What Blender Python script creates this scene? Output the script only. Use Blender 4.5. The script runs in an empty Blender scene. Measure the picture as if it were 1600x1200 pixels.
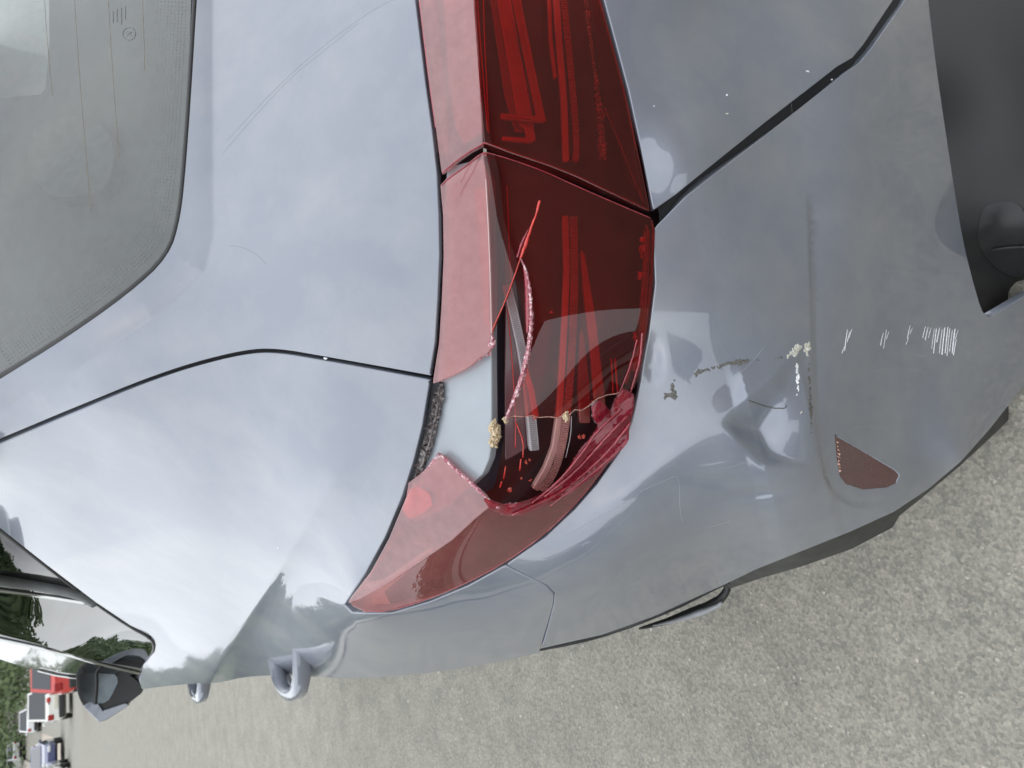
import bpy, bmesh, math, random
import numpy as np
from mathutils import Vector, Matrix
from mathutils.geometry import delaunay_2d_cdt

random.seed(7); RNG = np.random.default_rng(7)
SC = bpy.context.scene
COL = SC.collection
R_ = math.radians

# ------------------------------------------------------------------ camera
# The phone was held on its side: picture-right is down in the world.
# World: Y runs forward along the parked car, X to its right, Z up. Metres.
HC = 1.42
CAM = np.array([0.0, 0.0, HC])
YAW, PITCH, FPX = R_(20.0), R_(33.1), 1150.0
Fh = np.array([math.sin(YAW), math.cos(YAW), 0.0])
Rv = np.array([math.cos(YAW), -math.sin(YAW), 0.0])
Fv = Fh * math.cos(PITCH) + np.array([0, 0, -math.sin(PITCH)])
Uv = Fh * math.sin(PITCH) + np.array([0, 0, math.cos(PITCH)])
cd = bpy.data.cameras.new('camera'); cam = bpy.data.objects.new('camera', cd); COL.objects.link(cam)
cd.sensor_width = 36.0; cd.lens = FPX / 1600 * 36.0
cd.clip_start = 0.02; cd.clip_end = 2000
m = Matrix.Identity(4)
for i in range(3):
    m[i][0] = -Uv[i]; m[i][1] = Rv[i]; m[i][2] = -Fv[i]; m[i][3] = CAM[i]
cam.matrix_world = m
cd.dof.use_dof = True; cd.dof.focus_distance = 0.84; cd.dof.aperture_fstop = 11.0
SC.camera = cam

# ------------------------------------------------------------------ sky, sun, exposure
SUN_EL, SUN_AZ = R_(52), R_(250)      # azimuth measured clockwise from +Y
w = bpy.data.worlds.new('World'); SC.world = w; w.use_nodes = True
nt = w.node_tree; nt.nodes.clear()
N = lambda t, **k: _n(nt, t, **k)
def _n(tree, t, **k):
    n = tree.nodes.new(t)
    for a, b in k.items(): setattr(n, a, b)
    return n
sky = N('ShaderNodeTexSky'); sky.sky_type = 'NISHITA'; sky.sun_disc = False
sky.sun_elevation = SUN_EL; sky.sun_rotation = SUN_AZ; sky.air_density = 1.2; sky.dust_density = 3.0
bg = N('ShaderNodeBackground'); out = N('ShaderNodeOutputWorld')
tc = N('ShaderNodeTexCoord'); mp = N('ShaderNodeMapping'); mp.inputs['Scale'].default_value = (1, 1, 1.9)
n1 = N('ShaderNodeTexNoise'); n1.inputs['Scale'].default_value = 1.7; n1.inputs['Detail'].default_value = 6; n1.inputs['Roughness'].default_value = .5; n1.inputs['Distortion'].default_value = .7
cr = N('ShaderNodeValToRGB'); cr.color_ramp.elements[0].position = .30; cr.color_ramp.elements[1].position = .66
cr.color_ramp.elements[0].color = (5.9, 6.4, 7.3, 1); cr.color_ramp.elements[1].color = (9.0, 9.2, 9.3, 1)
mx = N('ShaderNodeMix', data_type='RGBA'); mx.inputs[0].default_value = .86
nt.links.new(tc.outputs['Generated'], mp.inputs[0]); nt.links.new(mp.outputs[0], n1.inputs['Vector'])
nt.links.new(n1.outputs[0], cr.inputs[0]); nt.links.new(sky.outputs[0], mx.inputs[6]); nt.links.new(cr.outputs[0], mx.inputs[7])
nt.links.new(mx.outputs[2], bg.inputs[0]); bg.inputs[1].default_value = .115
nt.links.new(bg.outputs[0], out.inputs[0])
sd = bpy.data.lights.new('sun', 'SUN'); so = bpy.data.objects.new('sun', sd); COL.objects.link(so)
sd.energy = .6; sd.angle = R_(170); sd.color = (1, .96, .9)
sv = Vector((math.sin(SUN_AZ) * math.cos(SUN_EL), math.cos(SUN_AZ) * math.cos(SUN_EL), math.sin(SUN_EL)))
so.rotation_euler = sv.to_track_quat('Z', 'Y').to_euler()
SC.render.engine = 'CYCLES'
SC.view_settings.view_transform = 'Standard'; SC.view_settings.look = 'None'
SC.view_settings.exposure = 0.85; SC.view_settings.gamma = 1.0; SC.view_settings.use_curve_mapping = False
try:
    SC.cycles.transparent_max_bounces = 24; SC.cycles.max_bounces = 10
except Exception: pass

# ------------------------------------------------------------------ object bookkeeping
def tag(o, label=None, cat=None, group=None, kind=None):
    if label: o['label'] = label
    if cat: o['category'] = cat
    if group: o['group'] = group
    if kind: o['kind'] = kind
    return o
def empty(name, loc=(0, 0, 0), rz=0, parent=None):
    o = bpy.data.objects.new(name, None); COL.objects.link(o)
    o.location = loc; o.rotation_euler = (0, 0, rz); o.empty_display_size = .1
    if parent: o.parent = parent
    return o
def link(name, me, mat, parent=None):
    o = bpy.data.objects.new(name, me); COL.objects.link(o)
    if mat is not None and len(me.materials) == 0: me.materials.append(mat)
    if parent:
        o.parent = parent
    return o
def from_pd(name, V, F, mat, parent=None, smooth=False):
    me = bpy.data.meshes.new(name); me.from_pydata([tuple(v) for v in V], [], F); me.update()
    if smooth:
        for p in me.polygons: p.use_smooth = True
    return link(name, me, mat, parent)
def from_bm(name, bm, mat, parent=None, smooth=False):
    me = bpy.data.meshes.new(name); bm.to_mesh(me); bm.free()
    if smooth:
        for p in me.polygons: p.use_smooth = True
    return link(name, me, mat, parent)

# ------------------------------------------------------------------ materials
def mat_new(name):
    M = bpy.data.materials.new(name); M.use_nodes = True
    return M, M.node_tree, M.node_tree.nodes['Principled BSDF']
def noise(t, scale, detail=4, rough=.5, coord='Object', dist=0):
    c = _n(t, 'ShaderNodeTexCoord'); n = _n(t, 'ShaderNodeTexNoise')
    n.inputs['Scale'].default_value = scale; n.inputs['Detail'].default_value = detail
    n.inputs['Roughness'].default_value = rough; n.inputs['Distortion'].default_value = dist
    t.links.new(c.outputs[coord], n.inputs['Vector']); return n
def ramp(t, src, stops):
    r = _n(t, 'ShaderNodeValToRGB'); e = r.color_ramp.elements
    e[0].position, e[0].color = stops[0][0], (*stops[0][1], 1)
    e[1].position, e[1].color = stops[-1][0], (*stops[-1][1], 1)
    for p, c in stops[1:-1]:
        k = e.new(p); k.color = (*c, 1)
    t.links.new(src, r.inputs[0]); return r
def bump(t, src, b, strength=.3, dist=.001):
    n = _n(t, 'ShaderNodeBump'); n.inputs['Strength'].default_value = strength; n.inputs['Distance'].default_value = dist
    t.links.new(src, n.inputs['Height']); t.links.new(n.outputs[0], b.inputs['Normal']); return n
def simple(name, col, rough=.5, metal=0, var=.12, scale=40, coat=0, bmp=0, spec=.5):
    M, t, b = mat_new(name)
    n = noise(t, scale, 5)
    lo = tuple(c * (1 - var) for c in col); hi = tuple(min(1, c * (1 + var)) for c in col)
    r = ramp(t, n.outputs[0], [(.3, lo), (.7, hi)]); t.links.new(r.outputs[0], b.inputs['Base Color'])
    b.inputs['Roughness'].default_value = rough; b.inputs['Metallic'].default_value = metal
    b.inputs['Coat Weight'].default_value = coat; b.inputs['Specular IOR Level'].default_value = spec
    if bmp: bump(t, n.outputs[0], b, bmp, .002)
    return M

def paint_mat(name, col, flake=.06, coatr=.015):
    M, t, b = mat_new(name)
    n = noise(t, 2600, 2, .6); r = ramp(t, n.outputs[0], [(.3, tuple(c * (1 - flake) for c in col)), (.72, tuple(c * (1 + flake) for c in col))])
    # dust film: pale patches and specks
    d = noise(t, 9, 6, .62); dr = ramp(t, d.outputs[0], [(.42, (0, 0, 0)), (.75, (.26, .26, .26))])
    sp = noise(t, 420, 2, .5); sr = ramp(t, sp.outputs[0], [(.765, (0, 0, 0)), (.80, (.5, .5, .5))])
    ad = _n(t, 'ShaderNodeMix', data_type='RGBA', blend_type='ADD'); ad.inputs[0].default_value = 1
    t.links.new(dr.outputs[0], ad.inputs[6]); t.links.new(sr.outputs[0], ad.inputs[7])
    mx = _n(t, 'ShaderNodeMix', data_type='RGBA'); t.links.new(ad.outputs[2], mx.inputs[0])
    t.links.new(r.outputs[0], mx.inputs[6]); mx.inputs[7].default_value = (.42, .42, .40, 1)
    t.links.new(mx.outputs[2], b.inputs['Base Color'])
    b.inputs['Roughness'].default_value = .38; b.inputs['Metallic'].default_value = .30
    b.inputs['Specular IOR Level'].default_value = .3
    b.inputs['Coat Weight'].default_value = 1; b.inputs['Coat IOR'].default_value = 1.62
    cr_ = ramp(t, d.outputs[0], [(.4, (coatr,) * 3), (.8, (.12,) * 3)]); t.links.new(cr_.outputs[0], b.inputs['Coat Roughness'])
    op = noise(t, 130, 2, .5); bn = _n(t, 'ShaderNodeBump'); bn.inputs['Strength'].default_value = .035; bn.inputs['Distance'].default_value = .0006
    t.links.new(op.outputs[0], bn.inputs['Height']); t.links.new(bn.outputs[0], b.inputs['Coat Normal'])
    return M

def lens_mat(name, tint, rough=.02, gloss=(1, 1, 1), ior=1.5, frost=0.0, haze=None):
    """tinted clear plastic: straight-through tinted light + Fresnel surface reflection"""
    M = bpy.data.materials.new(name); M.use_nodes = True; t = M.node_tree; t.nodes.clear()
    o = _n(t, 'ShaderNodeOutputMaterial'); tr = _n(t, 'ShaderNodeBsdfTransparent'); gl = _n(t, 'ShaderNodeBsdfGlossy')
    fr = _n(t, 'ShaderNodeFresnel'); fr.inputs[0].default_value = ior
    n = noise(t, 22, 5, .6); r = ramp(t, n.outputs[0], [(.3, tuple(c * .88 for c in tint)), (.75, tint)])
    t.links.new(r.outputs[0], tr.inputs[0]); gl.inputs[0].default_value = (*gloss, 1); gl.inputs[1].default_value = rough
    base = tr
    if haze is not None:
        df = _n(t, 'ShaderNodeBsdfDiffuse'); df.inputs[0].default_value = (*haze[0], 1)
        mh = _n(t, 'ShaderNodeMixShader'); nn = noise(t, 60, 6, .65)
        rr = ramp(t, nn.outputs[0], [(.3, (haze[1] * .85,) * 3), (.8, (haze[1] * 1.15,) * 3)])
        t.links.new(rr.outputs[0], mh.inputs[0]); t.links.new(tr.outputs[0], mh.inputs[1]); t.links.new(df.outputs[0], mh.inputs[2]); base = mh
    ms = _n(t, 'ShaderNodeMixShader'); t.links.new(fr.outputs[0], ms.inputs[0]); t.links.new(base.outputs[0], ms.inputs[1]); t.links.new(gl.outputs[0], ms.inputs[2])
    t.links.new(ms.outputs[0], o.inputs[0]); return M

PAINT = paint_mat('grey_blue_paint', (.198, .222, .270))
BLACK = simple('black_plastic', (.018, .019, .020), .45)
DARKTRIM = simple('dark_trim', (.014, .015, .015), .55, bmp=.2, scale=900)
LINER = simple('dark_liner', (.030, .032, .036), .8)
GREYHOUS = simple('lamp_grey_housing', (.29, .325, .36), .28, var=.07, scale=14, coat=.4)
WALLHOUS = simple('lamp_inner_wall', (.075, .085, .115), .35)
CAVITY = simple('lamp_cavity_red_light', (.050, .020, .022), .35, var=.3, scale=30, coat=.4)  # red light filtered through the lens is put into the cavity colour
BEZEL = simple('lamp_bezel', (.12, .055, .06), .3, coat=.5)
BAR = simple('light_guide_plastic', (.50, .27, .25), .3, coat=.5)
BARRED = simple('light_guide_red', (.42, .085, .06), .25, coat=.6)
GREYBAR = simple('diffuser_grey', (.42, .40, .42), .4)
SILVER = simple('chromed_reflector', (.5, .5, .5), .25, metal=1)
LENS_TOP = lens_mat('red_lens_top', (.90, .30, .28), .06, haze=((.64, .38, .39), .34))
LENS = lens_mat('red_lens', (.84, .12, .105), .012, haze=((.34, .07, .07), .07))
LENS_LOW = lens_mat('red_lens_low', (.82, .20, .18), .02, haze=((.55, .20, .19), .26))
EDGE = simple('lens_edge_crimson', (.26, .015, .030), .2, coat=1, var=.35, scale=200)  # edge-lit red of the lens rims put into the colour
EDGEBR = simple('lens_edge_bright', (.62, .035, .025), .2, coat=1, var=.2, scale=200)  # brighter copy, the edge-lit glow put into a stronger red
FLAP = lens_mat('crumpled_red_lens', (.62, .08, .10), .08, haze=((.26, .015, .035), .55))
def frost_mat():
    M, t, b = mat_new('fractured_plastic')
    n = noise(t, 230, 6, .75, dist=.6); r = ramp(t, n.outputs[0], [(.36, (.22, .02, .045)), (.50, (.42, .13, .17)), (.60, (.80, .66, .68))])
    t.links.new(r.outputs[0], b.inputs['Base Color']); b.inputs['Roughness'].default_value = .25
    b.inputs['Coat Weight'].default_value = .6; bump(t, n.outputs[0], b, .8, .002); return M
FROST = frost_mat()
CHIP = simple('torn_yellow_plastic', (.50, .40, .26), .6, var=.5, scale=700, bmp=.6)
SCUFF = simple('scuffed_primer', (.13, .13, .12), .7, var=.75, scale=900, bmp=.8)
SCRATCHW = simple('white_scratch', (.72, .74, .76), .6, var=.3, scale=500)
PALECHIP = simple('bare_plastic_chip', (.55, .56, .50), .6, var=.4, scale=600, bmp=.5)
SEALMAT = simple('seal_glue', (.10, .085, .085), .4, var=.9, scale=260, bmp=1.0, coat=.5)
REFLM = simple('reflex_reflector', (.105, .042, .040), .3, var=.35, scale=420, coat=.3, bmp=.4)
CHROME = simple('chrome', (.42, .43, .42), .15, metal=1, var=.05)
TYRE = simple('tyre_rubber', (.02, .02, .02), .75)
GLASS = lens_mat('tinted_window', (.62, .67, .66), .015, haze=((.27, .29, .285), .34))
SIDEGLASS = lens_mat('side_window', (.03, .04, .04), .01, ior=1.8)

# ------------------------------------------------------------------ photo rays and surfaces
def smooth_line(L, closed=False, it=2):
    L = [np.array(p, float) for p in L]
    for _ in range(it):
        n = len(L); o = [] if closed else [L[0]]
        for i in range(n if closed else n - 1):
            a, b = L[i], L[(i + 1) % n]; o += [a * .75 + b * .25, a * .25 + b * .75]
        if not closed: o.append(L[-1])
        L = o
    return [tuple(p) for p in L]
def rays(P):
    P = np.atleast_2d(np.asarray(P, float)); r = (600 - P[:, 1]) / FPX; u = (800 - P[:, 0]) / FPX
    return r[:, None] * Rv + u[:, None] * Uv + Fv
def wfrom(px, py, c, v):
    d = rays([(px, py)])[0]; k = 'XYZ'.index(c)
    return d[k] / (v - CAM[k])
class Surf:
    """smooth body surface: thin-plate spline through measured points, plus pressed creases and dents"""
    def __init__(s, pts, reg=1e-7):
        P = np.array([(a[0], a[1]) for a in pts], float) / 1000; wv = np.array([wfrom(*a) for a in pts])
        n = len(P); s.P = P
        K = s.k(P, P) + np.diag(np.broadcast_to(reg, n)); A = np.zeros((n + 3, n + 3)); A[:n, :n] = K
        A[:n, n] = 1; A[:n, n + 1:] = P; A[n:, :n] = A[:n, n:].T
        s.c = np.linalg.solve(A, np.concatenate([wv, np.zeros(3)])); s.mods = []
    def k(s, A, B):
        d2 = ((A[:, None] - B[None]) ** 2).sum(-1) + 2.2e-4; return .5 * d2 * np.log(d2 + 1e-12)
    def w(s, Q):
        Q = np.atleast_2d(np.asarray(Q, float)); q = Q / 1000; n = len(s.P)
        o = np.empty(len(Q))
        for i in range(0, len(Q), 20000):
            qq = q[i:i + 20000]; o[i:i + 20000] = s.k(qq, s.P) @ s.c[:n] + s.c[n] + qq @ s.c[n + 1:]
        o0 = o
        for f in s.mods: o = o + f(Q) * o0
        return o
    def pos(s, Q, back=0.0):
        Q = np.atleast_2d(np.asarray(Q, float)); d = rays(Q); t = 1 / s.w(Q)
        return CAM + d * t[:, None] + back * d / np.linalg.norm(d, axis=1)[:, None]
    def nrm(s, Q, h=.7):
        Q = np.atleast_2d(np.asarray(Q, float))
        a = s.pos(Q + [h, 0]) - s.pos(Q - [h, 0]); b = s.pos(Q + [0, h]) - s.pos(Q - [0, h])
        n = np.cross(a, b); n /= np.linalg.norm(n, axis=1)[:, None] + 1e-12
        f = (n * rays(Q)).sum(1) > 0; n[f] *= -1; return n
    def lift(s, Q, off):
        return s.pos(Q) + s.nrm(Q) * (off if np.isscalar(off) else np.asarray(off)[:, None])
def seg_sd(Q, L):
    """signed distance from points to polyline (positive on the left of travel)"""
    Q = np.atleast_2d(Q); L = np.asarray(L, float); best = np.full(len(Q), 1e9); sg = np.ones(len(Q)); al = np.zeros(len(Q)); acc = 0
    for i in range(len(L) - 1):
        a, b = L[i], L[i + 1]; ab = b - a; ln = np.linalg.norm(ab); t0 = ((Q - a) @ ab) / ln ** 2; t = np.clip(t0, 0, 1)
        c = a + t[:, None] * ab; d = np.linalg.norm(Q - c, axis=1); cr_ = ab[0] * (Q[:, 1] - a[1]) - ab[1] * (Q[:, 0] - a[0])
        m_ = d < best - 1e-9; best[m_] = d[m_]; sg[m_] = np.sign(cr_[m_] + 1e-12); al[m_] = acc + t[m_] * ln; acc += ln
    return best * sg, al / acc
def crease(L, k, side=1, soft=3.0, reach=140, fade=(0, 0)):
    """fold: past the line the surface turns by slope k (in inverse metres per px), dying out over reach"""
    def f(Q):
        d, a = seg_sd(Q, L); d = d * side
        sp = soft * np.logaddexp(0, d / soft)
        v = reach * (1 - np.exp(-sp / reach)); fd = np.ones(len(d))
        if fade[0]: fd *= np.clip(a / fade[0], 0, 1) ** 1.3
        if fade[1]: fd *= np.clip((1 - a) / fade[1], 0, 1) ** 1.3
        return k * v * fd
    return f
def dent(cx, cy, rx, ry, depth, rot=0, p=1.0):
    c, s_ = math.cos(R_(rot)), math.sin(R_(rot))
    def f(Q):
        x = Q[:, 0] - cx; y = Q[:, 1] - cy; u = (x * c + y * s_) / rx; v = (-x * s_ + y * c) / ry
        return -depth * 2.0 * np.exp(-(u * u + v * v) ** p)
    return f
def wave(lx, ly, ph, amp, cx, cy, rr):
    def f(Q):
        g = np.exp(-((Q[:, 0] - cx) ** 2 + (Q[:, 1] - cy) ** 2) / rr ** 2)
        return amp * g * np.sin(Q[:, 0] / lx + Q[:, 1] / ly + ph)
    return f

SEAL = [(652, 0, 'Z', 1.040), (660, 65, 'Z', 1.039), (668, 130, 'Z', 1.038), (678, 200, 'Z', 1.037), (686, 270, 'Z', 1.036), (689, 335, 'Z', 1.036), (690, 400, 'Z', 1.036), (687, 470, 'Z', 1.036),
        (683, 535, 'Z', 1.036), (675, 600, 'Z', 1.037), (664, 665, 'Z', 1.039), (650, 720, 'Z', 1.041), (632, 775, 'Z', 1.044), (605, 840, 'Z', 1.047), (575, 895, 'Z', 1.050), (543, 943, 'Z', 1.052)]
LOWE = [(925, -40, 'Y', .455), (940, 0, 'Y', .458), (958, 65, 'Y', .464), (978, 140, 'Y', .472), (998, 235, 'Y', .488), (1020, 335, 'Y', .505), (1026, 360, 'Y', .508), (1022, 440, 'Y', .525), (1012, 520, 'Y', .55),
        (1000, 590, 'Y', .58), (985, 655, 'Y', .610), (965, 705, 'Y', .638), (930, 755, 'Y', .672), (895, 795, 'Y', .706), (850, 838, 'Y', .75), (790, 880, 'Y', .803), (730, 912, 'Y', .855), (670, 937, 'Y', .905), (610, 955, 'Y', .955), (570, 955, 'Y', .985)]
RIDGE = [(735, -60, 'Z', 1.01), (740, 0, 'Z', 1.01), (744, 60, 'Z', 1.01), (749, 130, 'Z', 1.009), (755, 215, 'Z', 1.008), (759, 280, 'Z', 1.007), (763, 350, 'Z', 1.006), (766, 430, 'Z', 1.004), (768, 520, 'Z', 1.001), (770, 590, 'Z', 1.0),
         (771, 650, 'Z', 1.0), (768, 710, 'Z', 1.0), (762, 760, 'Z', 1.0), (748, 800, 'Z', 1.002), (705, 842, 'Z', 1.010), (650, 880, 'Z', 1.022), (600, 913, 'Z', 1.034), (560, 935, 'Z', 1.046)]
HAUNCH = [(520, 760, 'Y', .90), (475, 830, 'Y', 1.06), (430, 900, 'Y', 1.26), (385, 970, 'Y', 1.58), (340, 1040, 'Y', 1.97)]
LEDGE = [(1225, -60, 'Y', .345), (1240, 60, 'Y', .362), (1250, 160, 'Y', .380), (1256, 260, 'Y', .400), (1262, 350, 'Y', .42), (1264, 430, 'Y', .434), (1266, 520, 'Y', .452), (1268, 600, 'Y', .472), (1271, 660, 'Y', .492), (1277, 720, 'Y', .520), (1292, 765, 'Y', .555), (1320, 792, 'Y', .582), (1365, 795, 'Y', .592), (1420, 760, 'Y', .576), (1490, 690, 'Y', .538)]
BODY = SEAL + LOWE + HAUNCH + [
    # tailgate upper skin and pillar
    (305, 0, 'Y', .86), (305, -70, 'Y', .85), (295, 150, 'Y', .885), (285, 300, 'Y', .925), (272, 375, 'Y', .955), (200, 455, 'Y', 1.01), (100, 530, 'Y', 1.10), (0, 590, 'Y', 1.22), (-60, 630, 'Y', 1.29),
    (500, 0, 'Y', .70), (500, -70, 'Y', .69), (500, 200, 'Y', .722), (500, 400, 'Y', .752), (400, 450, 'Y', .85), (510, 562, 'Y', .79), (430, 549, 'Y', .86), (300, 570, 'Y', .97), (150, 627, 'Y', 1.11), (0, 690, 'Y', 1.34), (-60, 715, 'Y', 1.44),
    # haunch
    (0, 825, 'Y', 1.76), (-40, 790, 'Y', 1.72), (80, 890, 'Y', 1.82), (150, 945, 'Y', 1.98), (245, 1000, 'Y', 2.08), (300, 800, 'Y', 1.25), (150, 790, 'Y', 1.44), (150, 700, 'Y', 1.25), (400, 700, 'Y', 1.0), (400, 620, 'Y', .925), (600, 700, 'Y', .80),
    (250, 1055, 'Y', 2.4), (300, 1055, 'Y', 2.2), (215, 1070, 'Y', 2.75),
    # side below the crease
    (560, 790, 'Y', .893), (550, 1000, 'Y', 1.17), (480, 980, 'Y', 1.33), (450, 1030, 'Y', 1.58), (420, 1058, 'Y', 1.85), (370, 1064, 'Y', 2.05), (520, 1062, 'Y', 1.50), (600, 1060, 'Y', 1.34), (700, 1045, 'Y', 1.20), (780, 1035, 'Y', 1.13), (850, 1018, 'Y', 1.065),
    (700, 985, 'Y', .98), (780, 950, 'Y', .885), (862, 930, 'Y', .83), (950, 985, 'Y', 1.0), (1060, 950, 'Y', .955), (1130, 920, 'Y', .92), (950, 900, 'Y', .775), (1000, 800, 'Y', .66), (1080, 850, 'Y', .72),
    (1250, 850, 'Y', .665), (1200, 885, 'Y', .76), (1390, 800, 'Y', .60), (1290, 850, 'Y', .67), (1500, 715, 'Y', .548),
    # bumper and tailgate lower faces
    (1150, 700, 'Y', .555), (1150, 600, 'Y', .51), (1150, 450, 'Y', .468), (1140, 300, 'Y', .445), (1120, 150, 'Y', .418), (1110, 0, 'Y', .400), (1100, -70, 'Y', .392), (1180, 780, 'Y', .60), (1060, 650, 'Y', .575), (1080, 250, 'Y', .458),
] + LEDGE
LBP = [
    (1335, -60, 'Y', .318), (1335, 60, 'Y', .334), (1332, 200, 'Y', .361), (1332, 350, 'Y', .403), (1338, 480, 'Y', .440), (1350, 650, 'Y', .505), (1345, 720, 'Y', .545),
    (1400, 0, 'Y', .322), (1400, 200, 'Y', .368), (1410, 350, 'Y', .412), (1410, 500, 'Y', .455), (1460, -60, 'Y', .322), (1460, 100, 'Y', .354), (1480, 250, 'Y', .394), (1510, 430, 'Y', .450), (1540, 500, 'Y', .474), (1600, 450, 'Y', .468), (1660, 400, 'Y', .46), (1450, 600, 'Y', .498), (1430, 700, 'Y', .553), (1520, 640, 'Y', .525), (1600, 560, 'Y', .508), (1660, 500, 'Y', .495),
    (1600, 620, 'Y', .55), (1550, 680, 'Y', .565), (1480, 740, 'Y', .590), (1400, 795, 'Y', .605), (1660, 560, 'Y', .53)]
_in = lambda L, a: [(x, y, c, v + a * min(1, max(0, (900 - y) / 350)) * min(1, max(0, (1610 - x) / 230))) for x, y, c, v in L]
LBP = _in(LBP, .040); BODY = BODY[:-len(LEDGE)] + LBP + _in(LEDGE, .036)
BODY = [(x, y, c, v + (.020 if (1100 < x < 1200 and y < 640 and (x, y) not in [(p[0], p[1]) for p in LEDGE]) else 0)) for x, y, c, v in BODY]
def step_mod(L, A, wd, reach, fade):
    def f(Q):
        d, al = seg_sd(Q, L); d = -d; t = np.clip((d + 1) / wd, 0, 1); t = t * t * (3 - 2 * t)
        return -A * t * np.exp(-np.maximum(d, 0) / reach) * np.clip(al / fade[0], 0, 1) * np.clip((1 - al) / fade[1], 0, 1) * (d > -2)
    return f
def pocket(Q):
    x, y = Q[:, 0], Q[:, 1]
    def ln(ax, ay, bx, by): L_ = math.hypot(bx - ax, by - ay); return ((bx - ax) * (y - ay) - (by - ay) * (x - ax)) / L_
    tl = -ln(1262, 540, 1128, 660) ; b1 = -ln(1128, 660, 1188, 728); b2 = 730 - y; up = 1268 - x
    k_ = .0060; P_ = np.stack([tl * .0011, b1 * .0014, b2 * .0016, up * .00052])
    m_ = -k_ * np.log(np.exp(-np.clip(P_, -.08, .2) / k_).sum(0)); m_ = .0030 * np.logaddexp(0, m_ / .0030)
    return -m_ + .006 * np.exp(-(((x - 1214) / 15) ** 2 + ((y - 610) / 17) ** 2)) * (m_ > .001)
STEPL = smooth_line([(1258, 300), (1262, 350), (1264, 430), (1266, 520), (1268, 600), (1271, 660), (1277, 720), (1292, 765), (1320, 790), (1362, 797), (1402, 780)], it=2)
_n1, _n2 = len(SEAL) + len(LOWE), len(LEDGE)
SB = Surf(BODY, np.array([2e-6] * _n1 + [9e-4] * (len(BODY) - _n1 - _n2) + [3e-4] * _n2))
SB.mods += [crease([(333, -90), (333, 370), (320, 425), (240, 497), (120, 575), (0, 640), (-80, 680)], .00062, side=1, soft=1.2, reach=90),
            crease([(558, 693), (430, 903), (335, 1050), (250, 1181)], -.0010, side=-1, soft=1.5, reach=45, fade=(.42, .02)),
            wave(60, 90, 0, .0007, 300, 760, 150), wave(-70, 60, 1, .0006, 130, 720, 150),
            # crash damage in the bumper
            pocket, dent(1018, 562, 16, 30, .004, 0, 1.2),
            dent(1130, 755, 60, 12, .003, 8, 1.2), dent(1180, 772, 60, 9, .003, -8, 1.2), dent(1000, 760, 90, 22, -.002, -35, 1.2),
            crease([(1130, 575), (1190, 560), (1255, 545)], .0004, side=1, soft=2, reach=22, fade=(.2, .1)), step_mod(STEPL, .017, 11, 26, (.08, .25))]
SL = SB
ST = Surf(SEAL + RIDGE, 1e-6)
SF = Surf(RIDGE + LOWE, 1e-6)

def resample(L, step, closed=True):
    L = [np.array(p, float) for p in L]; o = []
    n = len(L)
    for i in range(n if closed else n - 1):
        a, b = L[i], L[(i + 1) % n]; k = max(1, int(round(np.linalg.norm(b - a) / step)))
        for j in range(k): o.append(a + (b - a) * j / k)
    if not closed: o.append(L[-1])
    return np.array(o)
def inside(Q, L):
    x, y = Q[:, 0], Q[:, 1]; r = np.zeros(len(Q), bool); n = len(L)
    for i in range(n):
        x0, y0 = L[i]; x1, y1 = L[(i + 1) % n]
        c = ((y0 > y) != (y1 > y)); xs = (x1 - x0) * (y - y0) / ((y1 - y0) if y1 != y0 else 1e-9) + x0
        r ^= c & (x < xs)
    return r
def area(L): L = np.asarray(L); x, y = L[:, 0], L[:, 1]; return .5 * (x * np.roll(y, -1) - y * np.roll(x, -1)).sum()
def ledist(Q, L):
    d, _ = seg_sd(Q, np.vstack([L, L[:1]])); return np.abs(d)
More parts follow.
